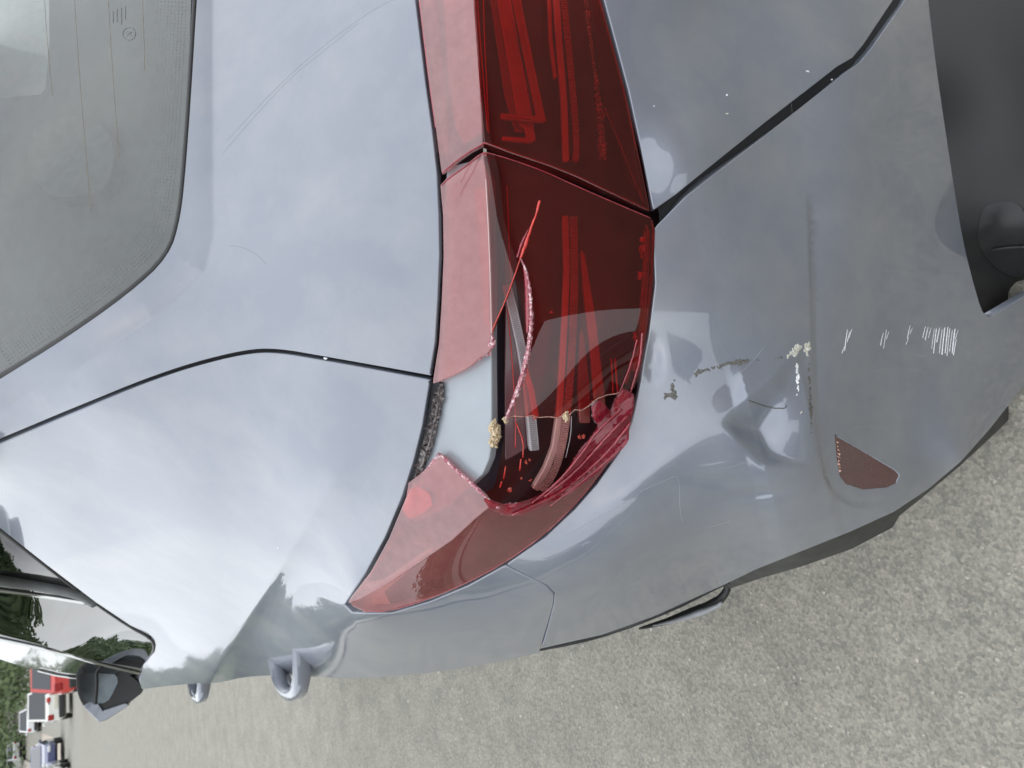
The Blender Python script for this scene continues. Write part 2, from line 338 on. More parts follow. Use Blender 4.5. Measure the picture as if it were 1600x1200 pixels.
def sheet(name, outline, S, mat, parent, step=7, bstep=5, rim=.014, roll=1.3, holes=(), back=0.0, fine=None, lines=(), flat=False, noise_=0, off=0.0):
    """panel: its outline lies on surface S; the edge rolls over and returns inwards by `rim` metres"""
    B = resample(outline, bstep)
    if area(B) < 0: B = B[::-1]
    H = []
    for h in holes:
        hb = resample(h, bstep)
        if area(hb) > 0: hb = hb[::-1]
        H.append(hb)
    lo, hi = B.min(0), B.max(0)
    def grid(st, lo, hi):
        gx, gy = np.meshgrid(np.arange(lo[0], hi[0], st), np.arange(lo[1], hi[1], st * 1.0)); gx = gx + (np.arange(gx.shape[0]) % 2)[:, None] * st * .5
        return np.c_[gx.ravel(), gy.ravel()]
    G = grid(step, lo, hi)
    if fine:
        fx0, fy0, fx1, fy1, fs = fine
        k = (G[:, 0] > fx0) & (G[:, 0] < fx1) & (G[:, 1] > fy0) & (G[:, 1] < fy1); G = G[~k]
        G = np.vstack([G, grid(fs, (fx0, fy0), (fx1, fy1))])
    keep = inside(G, B) & (ledist(G, B) > bstep * .55)
    for h in H: keep &= ~inside(G, h) & (ledist(G, h) > bstep * .55)
    G = G[keep]
    V2 = np.vstack([B] + H + [G]); E = []; k = 0; loops = []
    for L in [B] + H:
        n = len(L); E += [(k + i, k + (i + 1) % n) for i in range(n)]; loops.append(list(range(k, k + n))); k += n
    for L in lines:
        for dd_ in (-2.6, 0, 2.6):
            q = resample(shift(resample(L, 9, False), dd_), 5, False); kq = inside(q, B) & (ledist(q, B) > 5)
            for h in H: kq &= ~inside(q, h)
            d_ = np.full(len(V2), 99.)
            prev = None
            keepV = ~((np.abs(seg_sd(V2, q)[0]) < 2.2) & (np.arange(len(V2)) >= k))
            V2 = V2[keepV]
            for i_, p_ in enumerate(q):
                if kq[i_]:
                    V2 = np.vstack([V2, p_[None]])
    vo, eo, fo, ov, oe, of = delaunay_2d_cdt([Vector((float(a), float(b))) for a, b in V2], E, [], 0, 1e-5, True)
    vo = np.array([(a.x, a.y) for a in vo]); o2n = {}
    for i, l in enumerate(ov):
        for j in l: o2n[j] = i
    cen = np.array([vo[list(f)].mean(0) for f in fo]); ok = inside(cen, B)
    for h in H: ok &= ~inside(cen, h)
    F = []
    for f, g in zip(fo, ok):
        if g:
            q = vo[list(f)]; a = (q[1][0] - q[0][0]) * (q[2][1] - q[0][1]) - (q[1][1] - q[0][1]) * (q[2][0] - q[0][0])
            F.append(tuple(f) if a < 0 else tuple(f[::-1]))
    P = S.pos(vo, back); Nn = S.nrm(vo)
    if off: P = P + Nn * off
    if noise_: P = P + Nn * (RNG.normal(0, noise_, len(P)))[:, None]
    V = [P]; NN = [Nn]; base = len(vo)
    if rim:
        for L in loops:
            idx = [o2n[i] for i in L]; p = vo[idx]; t = np.roll(p, -1, 0) - np.roll(p, 1, 0); t /= np.linalg.norm(t, axis=1)[:, None] + 1e-9
            o = np.c_[t[:, 1], -t[:, 0]]
            n0 = Nn[idx]; P0 = P[idx]; Po = S.pos(p + o * 1.0, back) + (S.nrm(p + o) * off if off else 0)
            od = Po - P0; dd = np.linalg.norm(od, axis=1)[:, None]; od = od - n0 * (od * n0).sum(1)[:, None]; odn = od / (np.linalg.norm(od, axis=1)[:, None] + 1e-9)
            dd = np.minimum(dd * 1.6, .0022)
            r1 = P0 + odn * dd * roll * .7 - n0 * .0006; r2 = P0 + odn * dd * roll - n0 * .0022; r3 = P0 + odn * dd * roll - n0 * rim
            V += [r1, r2, r3]; NN += [n0 * .75 + odn * .6, n0 * .15 + odn, odn]
            n = len(idx); A = idx
            for ring in range(3):
                Bn = list(range(base, base + n))
                for i in range(n):
                    j = (i + 1) % n; F.append((A[i], A[j], Bn[j], Bn[i]))
                A = Bn; base += n
    V = np.vstack(V); NN = np.vstack(NN); NN /= np.linalg.norm(NN, axis=1)[:, None] + 1e-12
    me = bpy.data.meshes.new(name); me.from_pydata([tuple(v) for v in V], [], F); me.update()
    for p_ in me.polygons: p_.use_smooth = True
    if not flat:
        try: me.normals_split_custom_set_from_vertices([tuple(v) for v in NN])
        except Exception as ex: print('normals', ex)
    return link(name, me, mat, parent)
def tube(pts, r, seg=8, jit=0):
    """verts/faces of a tube with per-point radius"""
    pts = [np.array(p, float) for p in pts]; n = len(pts); V = []; F = []
    for i, p in enumerate(pts):
        t = pts[min(i + 1, n - 1)] - pts[max(i - 1, 0)]; t /= np.linalg.norm(t) + 1e-9
        a = np.cross(t, Fv); a /= np.linalg.norm(a) + 1e-9; b = np.cross(t, a)
        rr = r[i] if hasattr(r, '__len__') else r
        for k in range(seg):
            q = 2 * math.pi * k / seg; j_ = 1 + (random.uniform(-jit, jit) if jit else 0)
            V.append(p + (a * math.cos(q) + b * math.sin(q)) * rr * j_)
    for i in range(n - 1):
        for k in range(seg): F.append((i * seg + k, i * seg + (k + 1) % seg, (i + 1) * seg + (k + 1) % seg, (i + 1) * seg + k))
    F.append(tuple(range(seg))[::-1]); F.append(tuple((n - 1) * seg + k for k in range(seg)))
    return V, F
def line3(L, S, back=0, step=6, off=0.0, sm=1):
    L = smooth_line(L, it=sm) if sm else L
    q = resample(L, step, False); p = S.pos(q, back)
    return p + S.nrm(q) * off
def strand(name, L, S, r, mat, parent, back=0, off=0.0, jit=0, step=6, sm=1):
    sg = 5 if mat is FROST else 8
    p = line3(L, S, back, step, off, sm)
    if hasattr(r, '__len__'): r = np.interp(np.linspace(0, 1, len(p)), np.linspace(0, 1, len(r)), r)
    if mat is FROST: jit = max(jit, .32)
    V, F = tube(p, r, sg, jit); return from_pd(name, V, F, mat, parent, mat is not FROST)
def rough_patch(name, outline, S, mat, parent, off=.0006, amp=.0008, step=3, back=0):
    """crumbly proud scab of torn material following the surface"""
    L = resample(outline, 3); c = L.mean(0); L = L + RNG.normal(0, 1.0, L.shape)
    lo, hi = L.min(0), L.max(0); g = RNG.uniform(lo, hi, (max(8, int((hi - lo).prod() / step ** 2)), 2)); g = g[inside(g, L)]
    V2 = np.vstack([L, g]); n = len(L)
    vo, _, fo, _, _, _ = delaunay_2d_cdt([Vector((float(a), float(b))) for a, b in V2], [(i, (i + 1) % n) for i in range(n)], [], 0, 1e-5, False)
    vo = np.array([(a.x, a.y) for a in vo]); cen = np.array([vo[list(f)].mean(0) for f in fo]); ok = inside(cen, L)
    d = ledist(vo, L); h = off + np.clip(d / 4, 0, 1) * np.abs(RNG.normal(0, amp, len(vo))); P = S.pos(vo, back) + S.nrm(vo) * h[:, None]
    P[d < .4] -= S.nrm(vo)[d < .4] * (off + .0004)
    return from_pd(name, P, [tuple(f)[::-1] for f, g_ in zip(fo, ok) if g_], mat, parent)
def shift(L, d):
    """offset an open polyline sideways by d px"""
    L = np.asarray(L, float); t = np.gradient(L, axis=0); t /= np.linalg.norm(t, axis=1)[:, None]; return [tuple(p) for p in L + np.c_[t[:, 1], -t[:, 0]] * d]
pxl = lambda L: [(a[0], a[1]) for a in L]
def clip(L, a, b, ax=1): return [p for p in L if a <= p[ax] <= b]

# ------------------------------------------------------------------ ground and street
def terr(x, y):
    return .0009 * max(0, y - 40) ** 2 if y < 130 else .0009 * 90 ** 2 + (y - 130) * .10
def asphalt():
    M, t, b = mat_new('weathered_asphalt')
    a = noise(t, 150, 6, .66); c = noise(t, 6, 8, .7); v = _n(t, 'ShaderNodeTexVoronoi'); v.inputs['Scale'].default_value = 130
    tc_ = _n(t, 'ShaderNodeTexCoord'); t.links.new(tc_.outputs['Object'], v.inputs['Vector'])
    r = ramp(t, a.outputs[0], [(.25, (.178, .174, .155)), (.5, (.272, .267, .238)), (.75, (.38, .372, .328))])
    r2 = ramp(t, c.outputs[0], [(.3, (.76, .76, .75)), (.7, (1.10, 1.09, 1.05))])
    r3 = ramp(t, v.outputs['Color'], [(.2, (.80, .80, .80)), (.8, (1.18, 1.16, 1.12))])
    m1 = _n(t, 'ShaderNodeMix', data_type='RGBA', blend_type='MULTIPLY'); m1.inputs[0].default_value = 1
    m2 = _n(t, 'ShaderNodeMix', data_type='RGBA', blend_type='MULTIPLY'); m2.inputs[0].default_value = 1
    t.links.new(r.outputs[0], m1.inputs[6]); t.links.new(r2.outputs[0], m1.inputs[7]); t.links.new(m1.outputs[2], m2.inputs[6]); t.links.new(r3.outputs[0], m2.inputs[7])
    t.links.new(m2.outputs[2], b.inputs['Base Color']); b.inputs['Roughness'].default_value = .85
    ad = _n(t, 'ShaderNodeMath', operation='ADD'); t.links.new(a.outputs[0], ad.inputs[0]); t.links.new(v.outputs['Distance'], ad.inputs[1])
    bump(t, ad.outputs[0], b, .35, .003); return M
ASPH = asphalt()
def strip(name, x0, x1, ys, mat, dz=0, nx=2):
    V = []; F = []
    for j, y in enumerate(ys):
        for i in range(nx + 1):
            x = x0 + (x1 - x0) * i / nx; V.append((x, y, terr(x, y) + dz))
    for j in range(len(ys) - 1):
        for i in range(nx):
            a = j * (nx + 1) + i; F.append((a, a + 1, a + nx + 2, a + nx + 1))
    o = from_pd(name, V, F, mat, None, True); return tag(o, kind='structure')
YS = [-400, -60, -20, 0, 20, 40] + [40 + 5 * i for i in range(1, 19)] + [160, 220, 400, 900]
GRASS = simple('rough_grass', (.07, .10, .035), .9, var=.5, scale=3)
strip('ground', -500, 500, YS, GRASS, -.012)
strip('road', -4.6, 3.6, YS[:-2], ASPH, 0, 3)
PAVE = simple('pale_pavement', (.36, .33, .29), .85, var=.2, scale=4)
for (x0, x1) in ((-6.6, -4.6), (3.6, 5.4)): strip('pavement', x0, x1, YS[:-2], PAVE, .10)
strip('driveway', -4.5, -2.2, [50, 55, 60, 65, 70], simple('beige_gravel', (.42, .36, .30), .9, var=.25, scale=2), .012)
# aggregate standing proud of the near asphalt
def stones():
    V = []; F = []
    for _ in range(2200):
        x = random.uniform(-1.9, .6); y = random.uniform(-.1, 3.4); s = random.uniform(.0016, .0045) * (1 + .25 * y); k = len(V)
        for q in range(5):
            a = q * 1.2566 + random.random(); V.append((x + s * math.cos(a), y + s * math.sin(a), .0002))
        V.append((x + random.uniform(-s, s) * .4, y + random.uniform(-s, s) * .4, s * .55))
        for q in range(5): F.append((k + q, k + (q + 1) % 5, k + 5))
    o = from_pd('aggregate', V, F, simple('aggregate_stone', (.36, .345, .30), .8, var=.6, scale=60), None, False)
    tag(o, 'loose grit and stone chips bedded in the grey asphalt', 'gravel', kind='stuff')
stones()

# ------------------------------------------------------------------ the damaged car
car = empty('parked_car', (0.85, 0.45, 0))
tag(car, 'grey blue car in the foreground with smashed red tail lamp and scuffed bumper', 'car')
CARLOC = Vector(car.location)
def settle(root):
    """parts were built in world metres: re-express their meshes about the thing's base"""
    loc = Vector(root.location); seen = set()
    def go(o):
        for c in [k for k in bpy.data.objects if k.parent is o]:
            if c.type == 'MESH' and c.data.name not in seen:
                seen.add(c.data.name); c.data.transform(Matrix.Translation(-loc))
            go(c)
    go(root)
GAP_TQ = [(672, 590), (600, 577), (510, 561), (430, 547), (380, 550), (300, 570), (225, 596), (150, 627), (75, 658), (0, 690), (-60, 715)]   # tailgate / quarter gap
GAP_TQ = smooth_line(GAP_TQ, it=2)
GLS = smooth_line([(310, -60), (305, 0), (296, 150), (288, 260), (280, 340), (262, 400), (200, 457), (100, 528), (0, 590), (-60, 627)], it=2)
SEALL = pxl(SEAL)
sealT = [p for p in SEALL if p[1] < 590]
# tailgate upper skin
tg = sheet('tailgate', shift(GLS, 3)[:] + shift(GAP_TQ, -5)[::-1] + [(670, 584)] + [(a - 5, b) for a, b in sealT[::-1]] + [(646, -60)], SB, PAINT, car, 8, 6, lines=[[(333, -50), (333, 370), (320, 425), (240, 497), (120, 575), (0, 640), (-80, 680)]])
# tailgate lower skin, below the lamp
GAP_TB = [(1021, 338), (1060, 305), (1200, 192), (1312, 105), (1335, 92), (1352, 72), (1400, 0), (1435, -60)]
low_edge_in = [(a[0] + 6, a[1]) for a in LOWE if a[1] <= 300]
sheet('tailgate_lower_skin', low_edge_in + [(1022, 325)] + shift(GAP_TB, 5)[1:], SB, PAINT, tg, 8, 6)
# quarter panel
sealQ = [p for p in SEALL if p[1] > 590]
LOWQ = [(a[0] + 3, a[1] + 5) for a in LOWE if a[1] >= 870][::-1]
GAP_QB = [(792, 884), (825, 901), (855, 916), (866, 928), (865, 945), (857, 975), (846, 1012)]
SIDEW = [(-60, 775), (0, 825), (75, 884), (150, 941), (205, 978), (236, 994), (243, 1010), (238, 1024), (225, 1040), (217, 1062)]
SIL = [(222, 1077), (260, 1072), (300, 1068), (332, 1068), (350, 1065), (380, 1058), (420, 1055), (470, 1056), (520, 1059), (570, 1060), (640, 1055), (700, 1047), (770, 1036), (842, 1020)]
SIL = smooth_line(SIL, it=1)
qp = sheet('quarter_panel', shift(GAP_TQ, 5) + SIDEW + SIL + shift(GAP_QB, -2.4)[::-1] + [(785, 888)] + LOWQ[::-1][1:] + [(549, 958), (535, 944)] + [(a - 6, b) for a, b in sealQ[::-1]] + [(668, 596)], SB, PAINT, car, 8, 6, lines=[[(520, 755), (430, 903), (335, 1050)]])
# bumper upper
LE = pxl(LEDGE)
BOT = [(1180, 890), (1250, 862), (1330, 830), (1395, 798), (1450, 762), (1500, 722)]
RECESS = [(1446, -60), (1450, 0), (1462, 100), (1475, 190), (1490, 290), (1505, 380), (1520, 440), (1532, 482), (1542, 498), (1560, 490), (1605, 462), (1670, 420)]
RECESS = smooth_line(RECESS, it=1)
REFL = [(1304, 678), (1322, 688), (1400, 733), (1408, 742), (1402, 757), (1388, 764), (1350, 767), (1322, 758), (1312, 745), (1307, 715)]
bp = sheet('rear_bumper', [(1029, 352), (1022, 362)] + [(a[0] + 4, a[1] + 3) for a in LOWE if 400 < a[1] <= 880] + shift(GAP_QB, 2.4) + [(940, 992), (1030, 960), (1135, 912)] + BOT[:3] + [(1397, 799), (1450, 764), (1500, 722), (1545, 672), (1590, 615), (1650, 545), (1660, 425)] + RECESS[::-1][1:] + [(1447, -60), (1413, 6), (1366, 74), (1346, 98), (1322, 114), (1212, 201), (1072, 309)],
           SB, PAINT, car, 8, 6, fine=(1000, 480, 1290, 830, 3.5), rim=.02, holes=[REFL], lines=[STEPL])
# dark structure behind the panel gaps
def backing(name, outline, S, back, mat=LINER, step=22, parent=car):
    return sheet(name, outline, S, mat, parent, step, 14, rim=0, back=back)
backing('inner_structure', [(300, -60), (290, 300), (270, 400), (200, 470), (0, 600), (-60, 640), (-60, 770), (150, 935), (245, 992), (300, 1040), (400, 1040), (600, 1035), (530, 930), (600, 830), (655, 700), (672, 590), (680, 400), (670, 200), (640, -60)], SB, .020)
backing('inner_structure', [(960, -60), (985, 120), (1030, 335), (1030, 450), (1000, 640), (940, 760), (830, 860), (620, 960), (700, 1020), (840, 990), (1120, 890), (1240, 820), (1262, 700), (1255, 500), (1240, 200), (1215, -60)], SB, .024)
backing('bumper_beam', [(1215, -60), (1250, 300), (1262, 600), (1280, 740), (1340, 780), (1430, 740), (1460, 640), (1500, 500), (1470, 300), (1440, -60)], SL, .03)
# recess for the number plate: dark moulded plastic set deep under the bumper lip
RC = Surf([(1430, -60, 'Y', .41), (1450, 100, 'Y', .44), (1480, 250, 'Y', .475), (1510, 430, 'Y', .515), (1545, 505, 'Y', .52), (1605, 460, 'Y', .50), (1680, 400, 'Z', .15), (1680, 200, 'Z', .06), (1680, -60, 'Z', .04), (1560, 100, 'Z', .10), (1560, 350, 'Z', .18)], 1e-6)
sheet('plate_recess', [(1436, -60), (1448, 90), (1470, 240), (1500, 400), (1530, 500), (1572, 556), (1607, 535), (1607, -40)], RC, DARKTRIM, bp, 14, 8, rim=0)
sheet('recess_pocket', smooth_line([(1545, 318), (1607, 319), (1607, 431), (1560, 425), (1528, 380), (1535, 340)], True), RC, BLACK, bp, 12, 6, rim=.02, off=.004)
strand('recess_lip', [(1552, 385), (1575, 381), (1606, 380)], RC, .0025, BLACK, bp, off=.006)
# side reflector of the bumper in its pocket
sheet('side_reflector', [(c[0] + (1352 - c[0]) * .035, c[1] + (726 - c[1]) * .035) for c in REFL], SL, REFLM, bp, 5, 4, rim=.004, back=.0035, noise_=.00035)
strand('reflector_rim', REFL + [REFL[0]], SL, .0011, BLACK, bp, off=-.0012, sm=0)
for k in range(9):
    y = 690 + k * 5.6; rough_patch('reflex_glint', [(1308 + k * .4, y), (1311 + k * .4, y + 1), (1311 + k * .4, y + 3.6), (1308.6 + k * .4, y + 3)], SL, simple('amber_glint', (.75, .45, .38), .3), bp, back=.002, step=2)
# wheel arch trim and the lower black edge of the bumper
strand('arch_trim', [(842, 1021), (900, 1008), (960, 990), (1040, 958), (1137, 912)], SB, [.002, .005, .007, .008, .006], BLACK, car, off=-.005)
under = sheet('bumper_underside', [(1130, 905), (1180, 886), (1250, 858), (1330, 826), (1395, 790), (1450, 752), (1500, 715), (1545, 672), (1595, 612), (1660, 540), (1660, 590), (1600, 632), (1560, 672), (1500, 728), (1440, 778), (1405, 806), (1395, 824), (1330, 858), (1250, 886), (1190, 903), (1140, 920)],
              Surf([(1130, 905, 'Y', .945), (1140, 925, 'Y', .99), (1250, 858, 'Y', .70), (1250, 890, 'Y', .76), (1395, 790, 'Y', .64), (1400, 825, 'Y', .68), (1500, 715, 'Y', .585), (1500, 730, 'Y', .60), (1595, 612, 'Y', .575), (1600, 634, 'Y', .585), (1660, 540, 'Y', .55), (1660, 590, 'Y', .57)], 1e-6), simple('dusty_black_plastic', (.042, .043, .039), .6, var=.3, scale=30), bp, 9, 6, rim=.03)
# rear wheel seen beyond the bumper edge
def wheel_at(parent, loc, r=.34, wd=.22, big=True, name='wheel'):
    seg = 40 if big else 20; V = []; F = []
    prof = [(r * .62, 0), (r * .66, -.012), (r * .9, -.018), (r * .985, .002), (r, .03), (r, wd - .03), (r * .985, wd), (r * .62, wd)]
    for i in range(seg):
        a = 2 * math.pi * i / seg
        for (rr, x) in prof: V.append((loc[0] + x, loc[1] + rr * math.cos(a), loc[2] + rr * math.sin(a)))
    n = len(prof)
    for i in range(seg):
        for k in range(n - 1):
            a, b = i * n + k, ((i + 1) % seg) * n + k; F.append((a, b, b + 1, a + 1))
    w_ = from_pd(name, V, F, TYRE, parent, True)
    V = []; F = []
    for i in range(seg):
        a = 2 * math.pi * i / seg
        for (rr, x) in ((r * .64, .002), (r * .60, .02), (r * .2, .012 if big else .02), (0.001, .005)): V.append((loc[0] + x, loc[1] + rr * math.cos(a), loc[2] + rr * math.sin(a)))
    for i in range(seg):
        for k in range(3):
            if k == 1 and (i % 8) in (3, 4): continue
            a, b = i * 4 + k, ((i + 1) % seg) * 4 + k; F.append((a, b, b + 1, a + 1))
    from_pd('rim', V, F, CHROME if big else SILVER, w_, True); return w_
wheel_at(car, (.0, 1.29, .34))
strand('sill_strip', [(1020, 978), (1060, 969), (1118, 949), (1128, 941)], Surf([(1000, 980, 'Y', 1.08), (1130, 940, 'Y', .99), (1060, 900, 'Y', 1.02), (1100, 1000, 'Y', 1.06)], 1e-6), [.001, .004, .006, .003], simple('dull_silver', (.30, .32, .34), .4), car, off=.0)
strand('mud_flap', [(1000, 984), (1060, 968), (1120, 944), (1136, 926), (1137, 912)], Surf([(1000, 980, 'Y', 1.10), (1130, 940, 'Y', 1.0), (1060, 900, 'Y', 1.04), (1100, 1000, 'Y', 1.08)], 1e-6), [.002, .006, .010, .009, .006], BLACK, car, off=-.004)

# ------------------------------------------------------------------ rear window and cabin
GS = Surf([(308, -60, 'Y', .865), (303, 0, 'Y', .872), (295, 150, 'Y', .895), (283, 300, 'Y', .935), (268, 375, 'Y', .97), (200, 455, 'Y', 1.02), (100, 530, 'Y', 1.11), (0, 590, 'Y', 1.23), (-70, 630, 'Y', 1.31), (150, 0, 'Y', 1.0), (0, 0, 'Y', 1.16), (-70, 0, 'Y', 1.24), (0, 300, 'Y', 1.16), (150, 300, 'Y', 1.04), (-70, 300, 'Y', 1.24)], 1e-6)
rw = sheet('rear_window', [(a - 5, b - 2) for a, b in GLS] + [(-70, 620), (-70, -60)], GS, GLASS, car, 14, 8, rim=.004)
strand('window_seal', [(a - 1, b - 1) for a, b in GLS], SB, .0040, BLACK, rw, off=-.003, sm=0)
# interior trim seen through the glass, with an opening to the far windows
cabin = Surf([(330, -60, 'Y', 1.05), (330, 400, 'Y', 1.12), (0, 640, 'Y', 1.36), (-70, 640, 'Y', 1.4), (-70, -60, 'Y', 1.6), (0, 150, 'Y', 1.5), (150, 100, 'Y', 1.35)], 1e-6)
DIM = simple('cabin_trim', (.065, .07, .068), .8, var=.35, scale=5)
sheet('cabin_lining', [(325, -70), (315, 150), (300, 380), (215, 475), (110, 545), (0, 608), (-75, 645), (-75, 160), (0, 154), (64, 148), (72, 138), (78, 60), (76, -70)], cabin, DIM, rw, 18, 10, rim=.03)
sheet('headrest', smooth_line([(60, 190), (120, 178), (170, 200), (178, 260), (160, 300), (80, 310), (45, 270), (45, 220)], True), cabin, simple('seat_fabric', (.078, .083, .081), .9, var=.3, scale=60), rw, 12, 8, rim=.05, back=-.05)
DFL = simple('heater_line', (.20, .17, .12), .6)
for L in ([(68, -20), (75, 80), (82, 150)], [(115, -20), (124, 120), (142, 330)], [(168, -20), (175, 100), (186, 250)], [(222, -20), (225, 60), (226, 110)]):
    strand('heater_line', L, GS, .00035, DFL, rw, back=.0, off=0)
sheet('windscreen', [(-70, -68), (79, -68), (80, 60), (74, 140), (66, 150), (-70, 156)], cabin, lens_mat('pale_daylight_pane', (.8, .85, .8), .1, haze=((.62, .68, .64), .60)), rw, 18, 10, rim=.004, back=.04)  # pane added; its pale haze puts daylight from the far windows into colour
# dotted ceramic border (flat print behind the glass)
def dots():
    V = []; F = []
    base = smooth_line([(300, -20), (292, 140), (280, 300), (262, 385), (200, 445), (100, 520), (20, 575)], it=3)
    for row in range(16):
        L = shift(base, -(8 + row * 5.6)); q = resample(L, 5.6, False)
        r = .0009 * (1 - row / 19)
        n = GS.nrm(q); P = GS.pos(q) + n * .0003
        for i, (p, nn) in enumerate(zip(P, n)):
            a = np.cross(nn, [0, 0, 1]); a /= np.linalg.norm(a); b = np.cross(nn, a); k = len(V); s_ = .5 * (row % 2)
            for t in range(6): V.append(p + (a * math.cos(t * 1.047) + b * math.sin(t * 1.047)) * r)
            F.append(tuple(range(k, k + 6)))
    o = from_pd('printed_border', V, F, simple('frit', (.12, .13, .13), .7), rw); tag(o, kind='stuff')
dots()
# faint maker's mark printed in the glass: ring with small lines
FR = simple('glass_print', (.13, .14, .14), .7)
ring = [(202 + 10 * math.cos(a * .4), 53 + 10 * math.sin(a * .4)) for a in range(17)]
strand('glass_mark', ring, GS, .0006, FR, rw, back=0, sm=0)
for L in ([(198, 50), (206, 56)], [(198, 56), (206, 50)], [(190, 12), (190, 38)], [(183, 14), (183, 34)], [(196, 10), (196, 30)], [(177, 18), (177, 36)]):
    strand('glass_mark', L, GS, .0006, FR, rw, back=0, sm=0)

# ------------------------------------------------------------------ tailgate lamp (undamaged)
lamp_in = empty('tail_lamp', parent=car)
splitT = [(691, 270), (715, 250), (735, 236), (752, 227)]
splitF = [(758, 222), (800, 238), (860, 258), (900, 274), (950, 298), (1014, 328)]
rid = pxl(RIDGE); low = pxl(LOWE)
ridA = [p for p in rid if p[1] < 215]; lowA = [p for p in low if p[1] < 330]
s1 = sheet('lens_top', [(a + 4, b) for a, b in sealT if b <= 260] + splitT + [(a - .5, b) for a, b in ridA[::-1]], ST, LENS_TOP, lamp_in, 9, 6, rim=.003)
s2 = sheet('lens_face', [(a + .5, b) for a, b in ridA] + splitF[:] + [(a - 3, b) for a, b in lowA[::-1]], SF, LENS, lamp_in, 9, 6, rim=.004)
strand('lens_edge', [(a + 4, b) for a, b in sealT if b <= 262], ST, .0017, EDGE, lamp_in, back=.003)
strand('lens_edge', [(a + 1, b) for a, b in ridA] + [(756, 216)], SF, .0007, EDGE, lamp_in, back=.004)
strand('lens_edge', [(744, -30), (750, 60), (762, 205)], SF, .0008, EDGEBR, lamp_in, back=.008)
strand('lens_edge', splitT + splitF, SF, .0011, EDGE, lamp_in, back=.0015)
strand('lens_edge', [(a - 4, b) for a, b in lowA], SF, .0009, EDGE, lamp_in, back=.003)
# moulded clear-red corner facet at the lens foot
sheet('lens_facet', [(938, -20), (952, 60), (975, 150), (1005, 300), (1008, 320), (985, 290), (955, 195), (944, 168), (935, 100), (925, 0)], SF, LENS, s2, 9, 6, rim=0, back=.010)
strand('facet_line', [(944, 168), (965, 215), (990, 280), (1006, 318)], SF, .0007, EDGE, s2, back=.008)
# inside
backing('housing', [(690, -60), (700, 130), (712, 200), (725, 225), (756, 205), (740, -60)], ST, .028, GREYHOUS, parent=lamp_in)
sheet('housing_step', [(655, -60), (668, 100), (684, 236), (700, 240), (690, 130), (672, -60)], ST, BEZEL, lamp_in, 9, 6, rim=.004, back=.014)
sheet('cavity', [(735, -80), (745, 60), (752, 230), (900, 285), (1016, 335), (985, 120), (935, -80)], SF, CAVITY, lamp_in, 16, 10, rim=0, back=.075)
def bar(name, L, wd, S, mat, parent, back, rim=.006, st=6):
    a = shift(L, wd / 2); b = shift(L, -wd / 2); return sheet(name, a + b[::-1], S, mat, parent, st, 5, rim=rim, back=back)
sheet('light_guide', [(795, -40), (805, -40), (849, 180), (853, 187), (848, 189), (784, 183), (784, 178), (840, 182)], SF, BARRED, lamp_in, 6, 4, rim=.004, back=.030)
sheet('light_guide', [(772, -40), (790, -40), (833, 200), (835, 218), (828, 221), (785, 217), (786, 214), (824, 216), (822, 200), (812, 192)], SF, BARRED, lamp_in, 7, 4, rim=.004, back=.042)
sheet('light_guide', [(762, -40), (778, -40), (815, 160), (826, 204), (806, 204), (790, 150)], SF, simple('guide_dim', (.24, .035, .03), .3, coat=.5), lamp_in, 7, 4, rim=.002, back=.050)
for L, bk in (([(805, -40), (826, 70), (851, 184), (850, 188)], .028), ([(784, 180), (850, 188)], .028), ([(790, -40), (834, 205), (836, 219)], .040), ([(785, 216), (830, 221)], .040), ([(797, -40), (838, 160)], .034), ([(754, -40), (757, 60), (764, 208)], .012)):
    strand('guide_edge', L, SF, .0007, EDGEBR, lamp_in, back=bk, sm=0)
bar('light_bar', [(868, -40), (874, 60), (882, 160), (885, 250)], 6.5, SF, BAR, lamp_in, .040)
def ribbed(name, L, wd, S, mat, parent, back, pitch=3.4):
    q = resample(smooth_line(L, it=2), pitch, False); a = np.array(shift(q, wd / 2)); b = np.array(shift(q, -wd / 2)); V = []; F = []
    for i in range(len(q) - 1):
        for p_, bk in ((a[i], 0), (b[i], 0), ((a[i] + a[i + 1]) / 2, -.0024), ((b[i] + b[i + 1]) / 2, -.0024)): V.append(S.pos(p_, back + bk)[0])
    n = len(q) - 1
    for i in range(n):
        F.append((4 * i, 4 * i + 1, 4 * i + 3, 4 * i + 2))
        if i < n - 1: F.append((4 * i + 2, 4 * i + 3, 4 * i + 5, 4 * i + 4))
    return tag(from_pd(name, V, F, mat, parent), kind='stuff')
ribbed('ribbed_light_guide', [(877, -40), (885, 40), (894, 130), (900, 200), (901, 245), (896, 254)], 10, SF, BAR, lamp_in, .038)
bar('light_bar', [(858, -40), (861, 60), (868, 120)], 2, SF, BARRED, lamp_in, .045)
rough_patch('glitter_strip', [(916, -20), (921, 10), (930, 100), (944, 180), (948, 250), (936, 250), (932, 170), (925, 90), (912, 0)], SF, simple('corroded_silver', (.34, .33, .30), .4, var=.8, scale=500, metal=.3), lamp_in, .002, .003, 3, back=.03)
strand('facet_line', [(800, 30), (830, 160), (834, 205)], SF, .0006, EDGE, lamp_in, back=.034)

